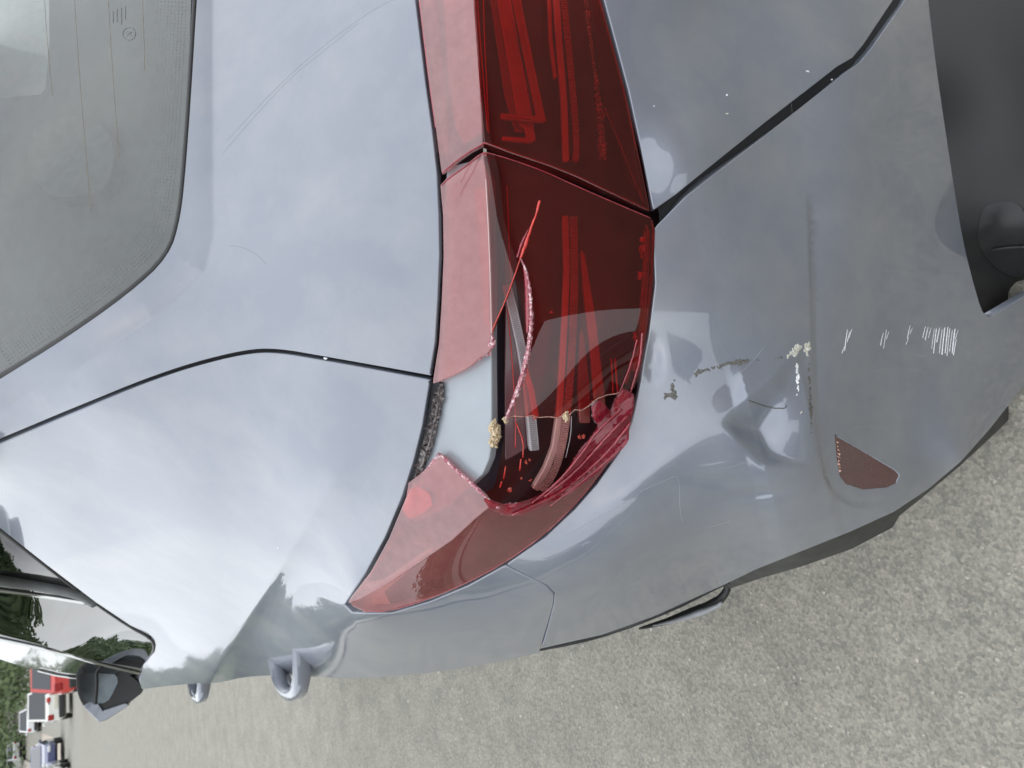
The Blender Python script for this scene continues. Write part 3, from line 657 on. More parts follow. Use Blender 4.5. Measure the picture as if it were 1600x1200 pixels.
# ------------------------------------------------------------------ quarter lamp (smashed)
lamp = empty('tail_lamp', parent=car); lamp['label'] = 'smashed outer tail lamp with a hole through its red lens'
ridB = [p for p in rid if 260 < p[1] < 521]
splitTb = [(690, 290), (700, 279), (725, 262), (745, 246), (754, 240)]
splitFb = [(759, 238), (800, 250), (850, 268), (900, 291), (950, 313), (1016, 341)]
upper = sheet('lens_top', splitTb + ridB + [(768, 519), (766, 528), (768, 541), (760, 552), (748, 558), (735, 570), (712, 583), (695, 590), (678, 598)] + [(a + 5, b) for a, b in SEALL[::-1] if 295 < b < 585], ST, LENS_TOP, lamp, 8, 5, rim=.003, off=.001)
CR1 = [(768, 519), (776, 500), (786, 478), (797, 450), (806, 425), (813, 404)]
STR = [(813, 404), (821, 420), (827, 445), (830, 480), (829, 520), (824, 555), (815, 590), (805, 620), (795, 642), (790, 655)]
JAG = [(790, 655), (801, 650), (815, 651), (832, 649), (842, 652), (858, 651), (872, 653), (880, 647), (889, 648), (898, 640), (908, 641), (920, 634), (926, 628), (935, 622), (948, 617), (962, 615), (975, 611)]
lowB = [(a - 3, b) for a, b in low if 345 < b < 600]
main = sheet('lens_face', splitFb + lowB + [(990, 605)] + JAG[::-1] + STR[::-1][1:] + CR1[::-1][1:-1] + [(a + 1, b) for a, b in ridB[::-1]], SF, LENS, lamp, 8, 5, rim=.003)
# the piece left on the outer end
LE1 = [(640, 755), (655, 744), (668, 732), (676, 720), (688, 711), (697, 718), (706, 728), (719, 740), (733, 752), (746, 764), (758, 775), (766, 788)]
TOPQ = LE1 + [(762, 792), (745, 806), (705, 843), (650, 881), (600, 914), (560, 936), (545, 941)] + [(a + 5, b + 1) for a, b in SEALL[::-1] if 770 < b < 930]
outerT = sheet('lens_top', TOPQ, ST, LENS_TOP, lamp, 8, 5, rim=.003, off=.001)
LE2 = [(766, 790), (785, 797), (803, 797), (830, 790), (852, 776), (880, 762), (905, 748)]
outerF = sheet('lens_face', LE2 + [(936, 725), (966, 690)] + [(a - 2, b - 2) for a, b in low if 700 < b < 957] + [(552, 946), (548, 942), (560, 936), (600, 914), (650, 881), (705, 843), (745, 806)], SF, LENS_LOW, lamp, 8, 5, rim=.003)
# crumpled flap folded along the lower rim
FL = Surf([(a[0], a[1], 'Y', wv) for a, wv in (((985, 610), .575), ((986, 640), .585), ((980, 690), .605), ((935, 745), .66), ((880, 775), .68), ((830, 800), .70), ((790, 805), .705), ((770, 792), .69), ((800, 795), .69), ((850, 772), .68), ((900, 715), .64), ((930, 670), .615), ((945, 645), .60), ((955, 615), .585))], 1e-6)
for f_ in (wave(9, 8, 0, .006, 930, 700, 130), wave(5, 4.6, 1, .003, 880, 750, 130), wave(-34, 20, 2, .006, 960, 650, 60)): FL.mods.append(f_)
FLO = [(975, 610), (988, 618), (988, 645), (983, 668), (976, 692), (960, 714), (936, 738), (905, 758), (872, 778), (842, 796), (812, 806), (790, 806), (768, 797), (757, 782), (766, 786), (790, 793), (812, 790), (838, 780), (862, 765), (880, 748), (898, 722), (912, 700), (926, 680), (936, 664), (930, 652), (926, 636), (938, 626), (950, 640), (955, 648), (962, 630)]
sheet('bent_lens_flap', FLO, FL, FLAP, lamp, 5, 4, rim=.002, noise_=.00035, flat=True)
for L, r in (([(980, 650), (940, 690), (900, 735), (850, 775)], .0012), ([(984, 660), (950, 705), (905, 748), (862, 775), (800, 803)], .0016), ([(972, 640), (935, 672), (905, 712), (872, 752), (830, 785)], .0011), ([(970, 700), (920, 745), (860, 790)], .0009), ([(985, 612), (1000, 560), (1003, 520)], .0014), ([(968, 612), (985, 570), (995, 530)], .0010)):
    strand('stress_ridge', L, FL if L[0][1] > 613 else SF, r, EDGE, lamp, off=.001, jit=.35, step=4)
# torn chunk at the flap's top
rough_patch('torn_chunk', [(968, 616), (980, 612), (986, 628), (982, 648), (968, 650), (960, 640), (962, 626)], SF, FROST, lamp, .002, .004, 3)
rough_patch('torn_chunk', [(926, 640), (936, 636), (940, 650), (938, 662), (928, 658), (925, 650)], SF, EDGE, lamp, .001, .003, 3, back=.01)
# broken edges
strand('broken_edge', [(688, 711), (697, 718), (706, 728), (719, 740), (733, 752), (746, 764), (757, 775), (768, 787), (780, 793)], ST, [.0014, .0026, .0016, .0024, .0015, .0025, .0018, .0020, .002], FROST, lamp, off=.0, jit=.25, step=4, sm=0)
strand('broken_edge', [(660, 742), (676, 722), (688, 711)], ST, [.0008, .0014, .003], FROST, lamp, jit=.3, step=3)
strand('broken_edge', [(780, 793), (800, 799), (826, 795), (845, 783), (870, 768)], SF, [.0030, .0042, .0036, .0026, .002], EDGE, lamp, jit=.25, step=3)
rough_patch('torn_chunk', [(784, 790), (800, 786), (815, 785), (812, 795), (798, 800), (786, 798)], SF, FROST, lamp, .003, .003, 2.4)
strand('broken_edge', STR, SF, [.0008, .0014, .0019, .0022, .0025, .0028, .0032, .0030, .0026, .0014], FROST, lamp, off=.001, jit=.10, step=4)
strand('broken_edge', [(818, 412), (824, 440), (826, 480), (824, 520)], SF, [.0012, .0034, .0038, .0012], EDGE, lamp, off=-.002, jit=.1, step=4)
strand('broken_edge', JAG, SF, .0005, simple('jagged_edge', (.42, .24, .20), .4, var=.6, scale=400), lamp, off=.0006, jit=.5, step=3, sm=0)
strand('crack_line', CR1, SF, .0006, EDGEBR, lamp, off=.0005, sm=0)
strand('crack_line', [(813, 404), (822, 380), (831, 352), (838, 335), (843, 314)], SF, [.0012, .0020, .0013, .0010, .0016], EDGEBR, lamp, off=.0002, jit=.3, step=3)
strand('crack_line', [(808, 402), (816, 378), (826, 358)], SF, [.001, .0014, .0006], EDGE, lamp, step=3, jit=.3)
strand('crack_line', [(792, 290), (794, 330), (796, 400), (800, 440)], SF, .0005, EDGEBR, lamp, back=.006)
rough_patch('torn_chunk', [(766, 526), (771, 524), (774, 540), (768, 545), (762, 541)], ST, FROST, lamp, .001, .002, 2.2)
rough_patch('torn_chunk', [(736, 566), (748, 556), (760, 550), (768, 548), (766, 558), (758, 556), (748, 562)], ST, FROST, lamp, .000, .003, 2.2, back=.003)
rough_patch('torn_chunk', [(786, 652), (792, 650), (795, 658), (791, 663), (786, 660)], SF, CHIP, lamp, .001, .002, 2)
rough_patch('torn_chunk', [(878, 646), (888, 640), (890, 652), (884, 660), (879, 656)], SF, CHIP, lamp, .0005, .002, 2)
rough_patch('torn_chunk', [(764, 664), (774, 652), (780, 662), (783, 680), (778, 698), (766, 700), (762, 690), (768, 680), (762, 674)], SF, CHIP, lamp, .001, .003, 2.2, back=.006)
# rims
strand('lens_edge', splitTb + splitFb, SF, .0010, EDGE, lamp, back=.001)
strand('lens_edge', [(1018, 345), (1021, 362), (1017, 440), (1007, 520), (1000, 560)], SF, .0012, EDGE, lamp, back=.002)
strand('lens_edge', [(1010, 352), (1013, 370), (1010, 440), (1000, 520), (990, 560), (978, 600)], SF, .0016, EDGE, lamp, back=.010, jit=.3)
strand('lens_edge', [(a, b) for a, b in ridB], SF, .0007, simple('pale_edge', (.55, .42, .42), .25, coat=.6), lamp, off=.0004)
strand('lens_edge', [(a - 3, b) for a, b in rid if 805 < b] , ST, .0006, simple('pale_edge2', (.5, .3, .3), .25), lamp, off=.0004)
strand('lens_edge', [(a - 3, b) for a, b in low if 700 < b < 958], SF, .0009, EDGE, lamp, back=.002)
for x, y, s in ((1004, 375, 5), (1003, 388, 6), (1001, 430, 6), (994, 525, 6), (1003, 400, 3), (1006, 455, 4)):
    rough_patch('glue_blob', [(x + s * math.cos(a) * random.uniform(.6, 1.2), y + s * 1.3 * math.sin(a) * random.uniform(.6, 1.2)) for a in np.arange(0, 6.2, .8)], SF, EDGEBR, lamp, .001, .003, 3, back=.012)
bar('lens_flange', [(1012, 360), (1012, 400), (1009, 450), (1003, 520), (994, 580)], 5, SF, BARRED, lamp, .012)
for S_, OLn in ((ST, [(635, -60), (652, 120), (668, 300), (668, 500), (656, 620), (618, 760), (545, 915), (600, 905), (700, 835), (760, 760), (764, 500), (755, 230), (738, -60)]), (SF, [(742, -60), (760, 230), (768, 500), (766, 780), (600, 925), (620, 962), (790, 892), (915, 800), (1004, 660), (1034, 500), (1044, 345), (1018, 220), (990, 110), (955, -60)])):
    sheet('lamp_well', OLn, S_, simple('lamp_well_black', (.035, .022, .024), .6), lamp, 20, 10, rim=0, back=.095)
# --- inside the lamp
RIDH = [(766, 250), (768, 420), (767, 560), (767, 690), (763, 715), (752, 738)]
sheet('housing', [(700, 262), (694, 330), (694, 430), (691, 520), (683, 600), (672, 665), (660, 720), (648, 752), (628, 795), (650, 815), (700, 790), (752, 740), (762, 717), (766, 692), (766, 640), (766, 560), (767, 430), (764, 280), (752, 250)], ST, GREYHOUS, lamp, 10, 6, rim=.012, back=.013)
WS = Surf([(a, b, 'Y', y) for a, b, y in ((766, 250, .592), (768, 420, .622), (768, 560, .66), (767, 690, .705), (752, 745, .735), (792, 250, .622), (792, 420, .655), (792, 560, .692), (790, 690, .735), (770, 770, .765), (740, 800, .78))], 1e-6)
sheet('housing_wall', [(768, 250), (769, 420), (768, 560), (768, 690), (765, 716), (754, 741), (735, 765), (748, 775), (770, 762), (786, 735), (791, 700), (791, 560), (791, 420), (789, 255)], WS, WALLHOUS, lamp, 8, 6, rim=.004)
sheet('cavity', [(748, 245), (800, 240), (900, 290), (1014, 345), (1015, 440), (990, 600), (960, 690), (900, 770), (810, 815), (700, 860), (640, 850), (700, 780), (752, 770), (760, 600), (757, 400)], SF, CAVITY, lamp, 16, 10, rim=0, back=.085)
sheet('inner_panel', [(791, 470), (800, 470), (812, 560), (822, 640), (823, 660), (822, 700), (791, 718), (790, 600)], SF, simple('dim_red_panel', (.13, .055, .065), .35, coat=.4), lamp, 9, 6, rim=.004, back=.045)
strand('rib_line', [(792, 470), (800, 560), (806, 650), (805, 700)], SF, .0006, EDGEBR, lamp, back=.04)
strand('rib_line', [(806, 660), (818, 690), (817, 715)], SF, .0009, EDGEBR, lamp, back=.036)
strand('rib_line', [(790, 728), (787, 748)], SF, .0010, EDGEBR, lamp, back=.036)
strand('rib_line', [(784, 752), (781, 762)], SF, .0010, EDGEBR, lamp, back=.036)
strand('rib_line', [(814, 717), (812, 735)], SF, .0011, EDGEBR, lamp, back=.036)
bar('diffuser_bar', [(792, 446), (803, 490), (814, 540), (824, 595), (831, 650), (836, 703)], 11, SF, GREYBAR, lamp, .032, rim=.008, st=5)
def grid_lines():
    V = []; F = []
    q = resample([(792, 446), (803, 490), (814, 540), (824, 595), (831, 650), (836, 703)], 3, False); t = np.gradient(q, axis=0); t /= np.linalg.norm(t, axis=1)[:, None]; o = np.c_[t[:, 1], -t[:, 0]]
    for i in range(len(q)):
        for e in np.arange(-4, 4.1, 2.0):
            c = q[i] + o[i] * e; k = len(V)
            for dx, dy in ((-.7, -1), (.7, -1), (.7, 1), (-.7, 1)):
                V.append(SF.pos(c + o[i] * dx + t[i] * dy, .031)[0])
            F.append((k, k + 3, k + 2, k + 1))
    tag(from_pd('diffuser_texture', V, F, simple('diffuser_dark', (.20, .17, .18), .5), lamp), kind='stuff')
grid_lines()
bar('light_bar', [(884, 338), (886, 420), (883, 500), (879, 580), (875, 650), (868, 700), (855, 735), (838, 765)], 6.5, SF, BAR, lamp, .040)
ribbed('ribbed_light_guide', [(896, 338), (898, 420), (896, 500), (892, 580), (886, 650), (878, 700), (866, 740), (845, 768)], 12, SF, BAR, lamp, .038)
strand('wire', [(893, 650), (892, 680), (884, 715)], SF, .0005, GREYBAR, lamp, back=.034)
sheet('tail_fin', [(909, 392), (913, 400), (930, 500), (944, 620), (946, 650), (934, 650), (926, 560), (916, 480)], SF, BARRED, lamp, 7, 4, rim=.006, back=.040)
sheet('tail_fin', [(908, 515), (912, 530), (920, 600), (921, 660), (908, 660), (905, 600)], SF, simple('fin_dim', (.26, .05, .045), .3, coat=.4), lamp, 7, 4, rim=.006, back=.048)
sheet('tail_fin', [(818, 575), (822, 570), (834, 610), (841, 650), (836, 655), (828, 610)], SF, BARRED, lamp, 7, 4, rim=.004, back=.028)
bar('grey_tab', [(931, 628), (936, 660)], 6, SF, GREYBAR, lamp, .028)
strand('rib_line', [(955, 560), (957, 590), (958, 615)], SF, .0009, EDGEBR, lamp, back=.02)
strand('rib_line', [(961, 560), (963, 590), (966, 618)], SF, .0012, EDGEBR, lamp, back=.02)
strand('rib_line', [(762, 300), (764, 400), (764, 500)], ST, .0006, EDGE, lamp, back=.008)
sheet('red_side_wall', [(740, 300), (745, 330), (757, 500), (766, 515), (766, 330), (757, 290)], ST, simple('rosy_wall', (.55, .16, .14), .4), lamp, 9, 6, rim=0, back=.010)
strand('rib_line', [(742, 306), (748, 360), (756, 480)], ST, .0009, EDGEBR, lamp, back=.009)
for x, y, s in ((822, 722, 3), (828, 718, 2.6), (797, 765, 4.5), (829, 750, 2.2), (815, 747, 1.2), (911, 682, 4), (862, 488, 2), (840, 492, 1.2), (906, 684, 3), (792, 640, 2)):
    rough_patch('broken_crumb', [(x + s * math.cos(a) * random.uniform(.6, 1.2), y + s * math.sin(a) * random.uniform(.6, 1.3)) for a in np.arange(0, 6.2, .9)], SF, simple('crumb', (.75, .14, .10), .3, var=.4, scale=300, coat=.5), lamp, .001, .003, 2.5, back=.05 if x < 850 else .045)
# torn seal and glue bead along the body edge
sealL = [(683, 598), (678, 640), (668, 682), (655, 722), (642, 752)]
bar('seal_bed', sealL, 15, ST, LINER, lamp, .010, rim=.006)
rough_patch('seal_glue', [(688, 598), (694, 600), (692, 625), (686, 655), (678, 690), (668, 720), (655, 745), (646, 752), (652, 725), (662, 690), (672, 655), (676, 620)], ST, SEALMAT, lamp, .001, .0035, 2.4, back=.007)
strand('seal_lip', [(687, 604), (682, 645), (672, 690), (658, 730)], ST, [.0012, .002, .0014, .002], SEALMAT, lamp, back=.004, jit=.4, step=3)
# pink inner patches seen through the outer piece
sheet('inner_reflector_patch', [(640, 765), (655, 760), (672, 772), (676, 790), (660, 802), (640, 812), (630, 800)], ST, simple('pink_patch', (.75, .40, .40), .4), lamp, 7, 4, rim=0, back=.006)
strand('rib_line', [(560, 925), (600, 868), (628, 822)], ST, .0007, EDGEBR, lamp, back=.006)

# ------------------------------------------------------------------ scars on the bodywork
def scar(L, mat, parent=bp, S=SB, off=.0004, amp=.0006, step=2.6):
    return rough_patch('paint_scar', L, S, mat, parent, off, amp, step)
scar([(1083, 584), (1092, 577), (1110, 573), (1130, 567), (1150, 561), (1168, 560), (1172, 565), (1160, 571), (1140, 571), (1118, 577), (1096, 584), (1086, 590)], SCUFF)
scar([(1036, 615), (1046, 612), (1049, 602), (1053, 590), (1056, 592), (1054, 606), (1060, 618), (1056, 626), (1046, 620), (1038, 626)], SCUFF)
scar([(1174, 562), (1184, 561), (1196, 561), (1210, 558), (1224, 557), (1224, 560), (1208, 561), (1190, 564), (1176, 565)], SCUFF, amp=.0003)
scar([(1228, 556), (1240, 542), (1248, 534), (1254, 540), (1248, 552), (1246, 560), (1236, 556), (1232, 562)], PALECHIP)
scar([(1257, 536), (1266, 535), (1266, 548), (1264, 560), (1258, 556), (1255, 546)], PALECHIP, amp=.0012)
scar([(1243, 562), (1248, 562), (1249, 590), (1248, 622), (1245, 620), (1243, 595)], SCRATCHW, amp=.0003)
scar([(1262, 565), (1266, 565), (1267, 600), (1270, 645), (1269, 690), (1266, 670), (1264, 630)], SCUFF)
scar([(1249, 640), (1252, 639), (1254, 646), (1250, 650)], PALECHIP)
def scratch(L, r, mat, S, parent, nm='scratch'): return strand(nm, L, S, r, mat, parent, off=.0001, sm=0, step=5)
scratch([(1170, 626), (1190, 633), (1210, 638), (1226, 638), (1229, 634)], .0007, SCUFF, SB, bp)
for (x, y0, y1, wd) in ((1320, 540, 552, .4), (1324, 515, 548, .6), (1328, 518, 535, .5), (1331, 514, 528, .5), (1380, 520, 540, .5), (1385, 515, 545, .4), (1389, 518, 530, .4), (1420, 528, 538, .4), (1422, 508, 530, .5), (1426, 512, 522, .4),
                       (1446, 510, 528, .5), (1450, 511, 532, .6), (1455, 512, 528, .4), (1460, 513, 545, .4), (1463, 513, 552, .7), (1468, 512, 535, .8), (1472, 515, 552, .5), (1476, 512, 554, .9), (1481, 511, 552, .8), (1484, 513, 556, .6), (1488, 516, 550, .5), (1492, 514, 552, .9), (1497, 516, 530, .5), (1494, 530, 555, .7)):
    scratch([(x, y0), (x - 2.5, (y0 + y1) / 2), (x - 4.5, y1)], wd * .001, SCRATCHW, SL, bp)
for x, y in ((1488, 562), (1484, 572), (1479, 563)): scar([(x, y), (x + 3, y + 1), (x + 2, y + 3)], SCRATCHW, S=SL, amp=.0003)
HAIR = simple('hairline_scuff', (.34, .37, .42), .5)
for L in ([(1150, 548), (1180, 590)][:0] or [(1072, 590), (1072, 620), (1080, 640), (1090, 640)], [(1000, 768), (1040, 750), (1058, 742), (1062, 760), (1062, 800), (1070, 822), (1100, 826), (1140, 815)], [(880, 840), (960, 795), (1000, 772)], [(1195, 540), (1180, 560), (1140, 600)]):
    strand('scratch', L, SB, .00022, HAIR, bp, off=.00005)
# chips and grit on the upper panels
for x, y, s, mt, pr in ((508, 560, 4, SCRATCHW, qp), (272, 375, 4.5, CHIP, rw), (1260, 112, 4, SCRATCHW, tg), (1136, 149, 3.5, SCRATCHW, tg), (1135, 178, 3, PALECHIP, tg), (1022, 166, 2.2, SCRATCHW, tg), (1300, 124, 2, SCRATCHW, tg), (540, 207, 1.5, SCUFF, tg), (421, 350, 1.6, SCUFF, tg), (628, 350, 1.4, SCRATCHW, tg), (434, 856, 1.6, SCRATCHW, qp), (388, 327, 1, SCRATCHW, tg), (264, 437, 1.2, SCRATCHW, tg)):
    rough_patch('paint_chip', [(x + s * .8 * math.cos(a), y + s * .55 * math.sin(a)) for a in np.arange(0, 6.2, 1)], GS if pr is rw else SB, mt, pr, .0008, .0012, 2.2)
# faint wiped swirls on the tailgate
for L in ([(355, 220), (400, 170), (460, 110), (520, 60), (590, 10), (640, -10)], [(348, 240), (395, 185), (450, 125), (505, 80), (560, 36)], [(358, 384), (378, 386), (400, 396), (415, 412)]):
    strand('wipe_mark', L, SB, .00018, simple('wipe', (.15, .17, .20), .5), tg, off=-.00002)

# ------------------------------------------------------------------ forward side of the car
SGL = Surf([(-60, 775, 'Y', 1.78), (0, 825, 'Y', 1.82), (75, 884, 'Y', 1.88), (150, 941, 'Y', 2.02), (243, 1008, 'Y', 2.14), (236, 1030, 'Y', 2.35), (225, 1046, 'Y', 2.6), (130, 1022, 'Y', 2.50), (0, 988, 'Y', 2.34), (-60, 975, 'Y', 2.26), (60, 930, 'Y', 2.08), (-60, 860, 'Y', 1.82)], 1e-5)
sg = sheet('side_window', [(-60, 777), (0, 827), (75, 886), (150, 943), (205, 980), (236, 997), (241, 1010), (234, 1028), (222, 1044), (180, 1038), (130, 1028), (60, 1006), (0, 991), (-60, 978)], SGL, SIDEGLASS, car, 9, 6, rim=.004)
strand('window_seal', [(-60, 776), (0, 826), (75, 885), (150, 942), (205, 979), (237, 996), (243, 1010), (237, 1026), (222, 1046)], SGL, .0055, BLACK, sg, off=0)
DB = Surf([(-60, 975, 'Y', 2.6), (0, 985, 'Y', 2.6), (110, 1015, 'Y', 2.6), (225, 1044, 'Y', 2.62), (222, 1064, 'Y', 3.2), (110, 1062, 'Y', 3.2), (0, 1034, 'Y', 3.2), (-60, 1018, 'Y', 3.2)], 1e-6)
fw = sheet('front_window_frame', [(-60, 980), (0, 992), (60, 1007), (130, 1029), (222, 1046), (230, 1052), (218, 1063), (160, 1062), (110, 1059), (50, 1046), (0, 1030), (-60, 1014)], DB, simple('gloss_black', (.02, .022, .022), .12, coat=1), car, 8, 6, rim=.02)
strand('chrome_strip', [(-60, 984), (0, 996), (100, 1018), (160, 1036), (220, 1050)], DB, .006, CHROME, fw, off=.004)
strand('chrome_strip', [(60, 1046), (100, 1056), (160, 1060), (215, 1058)], DB, .004, CHROME, fw, off=.004)
strand('window_divider', [(-60, 892), (0, 903), (70, 912), (130, 925), (152, 938)], SGL, .013, simple('divider', (.10, .11, .11), .4), sg, off=.006)
strand('window_divider', [(-60, 908), (0, 915), (70, 924), (140, 935)], SGL, .006, CHROME, sg, off=.010)
# plain body side, doors and roof further forward (mostly hidden by the rear corner)
def body_side():
    V = []; F = []
    ys = [2.45, 2.7, 3.0, 3.5, 4.1, 4.5]; prof = [(-.02, .30), (-.035, .55), (-.045, .80), (-.02, 1.0), (.03, 1.08), (.09, 1.13)]
    for j, y in enumerate(ys):
        for x, z in prof: V.append((x + .05 + max(0, y - 3.5) ** 2 * .18 + max(0, 1.7 - y) * .02, y, z - (max(0, y - 3.2) * .08 if z > .9 else 0)))
    n = len(prof)
    for j in range(len(ys) - 1):
        for i in range(n - 1): a = j * n + i; F.append((a, a + 1, a + n + 1, a + n))
    o = from_pd('door_side', V, F, PAINT, car, True); return o
ds = body_side()
wheel_at(car, (.03, 3.95, .34))
def handle(y, px):
    r = []; 
    pts = [(.005, y + .11), (-.066, y + .085), (-.086, y + .03), (-.086, y - .03), (-.066, y - .08), (.01, y - .10)]
    pts = smooth_line(pts, it=2); V = []; F = []; h = .020
    for (x, yy) in pts:
        for dz, dx in ((-h, .012), (-h * .6, -.008), (h * .6, -.008), (h, .012), (0, .020)): V.append((x + dx, yy, px + dz))
    for i in range(len(pts) - 1):
        for k in range(5): F.append((i * 5 + k, i * 5 + (k + 1) % 5, (i + 1) * 5 + (k + 1) % 5, (i + 1) * 5 + k))
    return from_pd('door_handle', V, F, PAINT, car, True)
handle(1.66, .965); handle(2.62, .985)
def roof():
    V = []; F = []; ys = [1.36, 1.7, 2.2, 2.8, 3.3]; xs = [.36, .46, .62, .85, 1.08, 1.24, 1.34]
    for low in (0, -.03):
        for y in ys:
            for x in xs: V.append((x, y, 1.60 - .55 * (x - .85) ** 2 * .55 - .02 * (y - 2.2) ** 2 + low))
    nx, ny = len(xs), len(ys); o_ = nx * ny
    for j in range(ny - 1):
        for i in range(nx - 1):
            a = j * nx + i; F.append((a, a + 1, a + nx + 1, a + nx)); F.append((o_ + a, o_ + a + nx, o_ + a + nx + 1, o_ + a + 1))
    rim_ = [i for i in range(nx)] + [j * nx + nx - 1 for j in range(1, ny)] + [(ny - 1) * nx + i for i in range(nx - 2, -1, -1)] + [j * nx for j in range(ny - 2, 0, -1)]
    for q in range(len(rim_)):
        a, b = rim_[q], rim_[(q + 1) % len(rim_)]; F.append((a, o_ + a, o_ + b, b))
    return from_pd('roof', V, F, PAINT, car, True)
roof()
# door mirror
def mirror():
    SM = Surf([(122, 1050, 'Y', 2.98), (122, 1080, 'Y', 3.0), (160, 1128, 'Y', 3.02), (225, 1078, 'Y', 2.98), (200, 1050, 'Y', 2.98)], 1e-6)
    OL = smooth_line([(120, 1046), (121, 1078), (128, 1098), (140, 1112), (156, 1124), (172, 1118), (200, 1098), (226, 1078), (212, 1062), (196, 1052), (180, 1042)], True, 1)
    o = sheet('door_mirror', OL, SM, BLACK, car, 7, 5, rim=.10)
    sheet('mirror_glass', smooth_line([(124, 1050), (125, 1078), (132, 1096), (144, 1100), (168, 1098), (178, 1080), (186, 1062), (176, 1050)], True, 1), SM, simple('mirror_silver', (.10, .115, .125), .15, metal=1), o, 8, 5, rim=0, back=-.004)
    strand('mirror_reflected_stripe', [(150, 1046), (151, 1070), (149, 1099)], SM, .006, BLACK, o, off=.008)  # dark stripe of the reflection, put in as a bar across the glass
    sheet('mirror_cap', [(132, 1104), (156, 1127), (166, 1124), (200, 1102), (196, 1100), (160, 1112), (152, 1100), (140, 1098)], SM, PAINT, o, 7, 5, rim=.10, back=-.008)
    sheet('mirror_foot', smooth_line([(193, 1042), (200, 1050), (210, 1062), (226, 1076), (238, 1066), (236, 1050), (222, 1040)], True, 1), SM, PAINT, o, 7, 5, rim=.05, back=.02)
mirror()
settle(car)

# ------------------------------------------------------------------ other cars in the street
WINM = simple('car_glass', (.03, .035, .04), .08, coat=1)
LAMPR = simple('lamp_red', (.30, .01, .012), .25, coat=1)
LAMPW = simple('lamp_clear', (.6, .62, .62), .15, coat=1)
PLATE = simple('number_plate', (.62, .60, .50), .5)
def quad_prism(prof_fn, ys, zs): pass
def far_car(label, x, y, rz, col, L=4.0, W=1.72, H=1.46, group=None, van=False):
    c = empty('parked_car', (x, y, terr(x, y)), rz); tag(c, label, 'van' if van else 'car', group)
    if van: c.name = 'parked_van'
    P_ = simple('car_paint', col, .3, var=.04, coat=1); hw = W / 2
    # lower body: cross-sections along the length, rear end at y=0
    st = [(0.0, .36, .86, .86), (.06, .30, .93, .95), (.5, .22, .98, 1.0), (L * .5, .20, .97, 1.0), (L * .72, .22, .93, 1.0), (L * .93, .28, .80, .92), (L, .36, .66, .78)]
    V = []; F = []
    for (yy, z0, z1, ws) in st:
        for (fx, fz) in ((-.86, 0), (-1, .25), (-1, .62), (-.93, 1), (.93, 1), (1, .62), (1, .25), (.86, 0)): V.append((fx * hw * ws, yy, z0 + (z1 - z0) * fz))
    n = 8
    for j in range(len(st) - 1):
        for k in range(n): F.append((j * n + k, j * n + (k + 1) % n, (j + 1) * n + (k + 1) % n, (j + 1) * n + k))
    F.append(tuple(range(n))[::-1]); F.append(tuple((len(st) - 1) * n + k for k in range(n)))
    b = from_pd('body', V, F, P_, c, False)
    # cabin
    y0, y1, y2, y3 = .10, .42, L * (.62 if van else .50), L * .74
    V = [(-.90 * hw, y0, .93), (.90 * hw, y0, .93), (.90 * hw, y3, .92), (-.90 * hw, y3, .92), (-.72 * hw, y1, H - .04), (.72 * hw, y1, H - .04), (.74 * hw, y2, H - .03), (-.74 * hw, y2, H - .03)]
    V += [(0, (y1 + y2) / 2, H)]
    F = [(0, 1, 5, 4), (1, 2, 6, 5), (2, 3, 7, 6), (3, 0, 4, 7), (4, 5, 8), (5, 6, 8), (6, 7, 8), (7, 4, 8)]
    cb = from_pd('cabin', V, F, P_, c)
    def pane(ids, name, ins=.10):
        q = [np.array(V[i]) for i in ids]; ctr = sum(q) / 4; nn = np.cross(q[1] - q[0], q[3] - q[0]); nn /= np.linalg.norm(nn)
        r = [p + (ctr - p) * ins * 1.4 + nn * .012 for p in q]; r2 = [p - nn * .02 for p in r]
        return from_pd(name, r + r2, [(0, 1, 2, 3), (0, 4, 5, 1), (1, 5, 6, 2), (2, 6, 7, 3), (3, 7, 4, 0)], WINM, cb)
    pane((0, 1, 5, 4), 'rear_window'); pane((1, 2, 6, 5), 'side_window'); pane((3, 0, 4, 7), 'side_window'); pane((2, 3, 7, 6), 'windscreen')
    def box(name, cx, cy, cz, sx, sy, sz, mat, par=c):
        bm = bmesh.new(); bmesh.ops.create_cube(bm, size=1); bmesh.ops.scale(bm, vec=(sx, sy, sz), verts=bm.verts); bmesh.ops.translate(bm, vec=(cx, cy, cz), verts=bm.verts)
        bmesh.ops.bevel(bm, geom=bm.edges[:], offset=min(sx, sy, sz) * .25, segments=1, affect='EDGES'); return from_bm(name, bm, mat, par)
    for s in (-1, 1):
        box('tail_light', s * hw * .74, .02, .78, .22, .10, .22, LAMPR); box('headlight', s * hw * .60, L - .04, .60, .30, .16, .13, LAMPW)
        for wy in (.72, L - .78):
            wheel_at(c, (s * hw * .96 - (.0 if s < 0 else .16), wy, .30), .30, .16, False)
        box('door_mirror', s * (hw + .08), y3 - .25, .98, .16, .10, .12, P_)
    box('bumper', 0, .02, .40, W * .84, .16, .20, BLACK); box('number_plate', 0, -.03, .60, .5, .02, .11, PLATE); box('badge', 0, .015, .84, .10, .03, .07, CHROME)
    return c
far_car('red hatchback parked ahead, its rear just beyond the door mirror', .95, 27, 0, (.50, .045, .04), H=1.50)
far_car('white van-like car parked beyond the red hatchback', -.12, 38, 0, (.75, .76, .72), H=1.62, W=1.5)
far_car('small white car far up the road, standing left of the white van-like one', -1.1, 70, 0, (.72, .74, .76), W=1.9)
far_car('white car near the lower left picture corner, parked on the opposite kerb', -3.55, 44.5, math.pi, (.75, .76, .74), W=1.7, H=1.3)
far_car('dark blue car half hidden by the white one on the opposite kerb', -2.75, 51, math.pi, (.06, .07, .17), W=1.6, H=1.4)
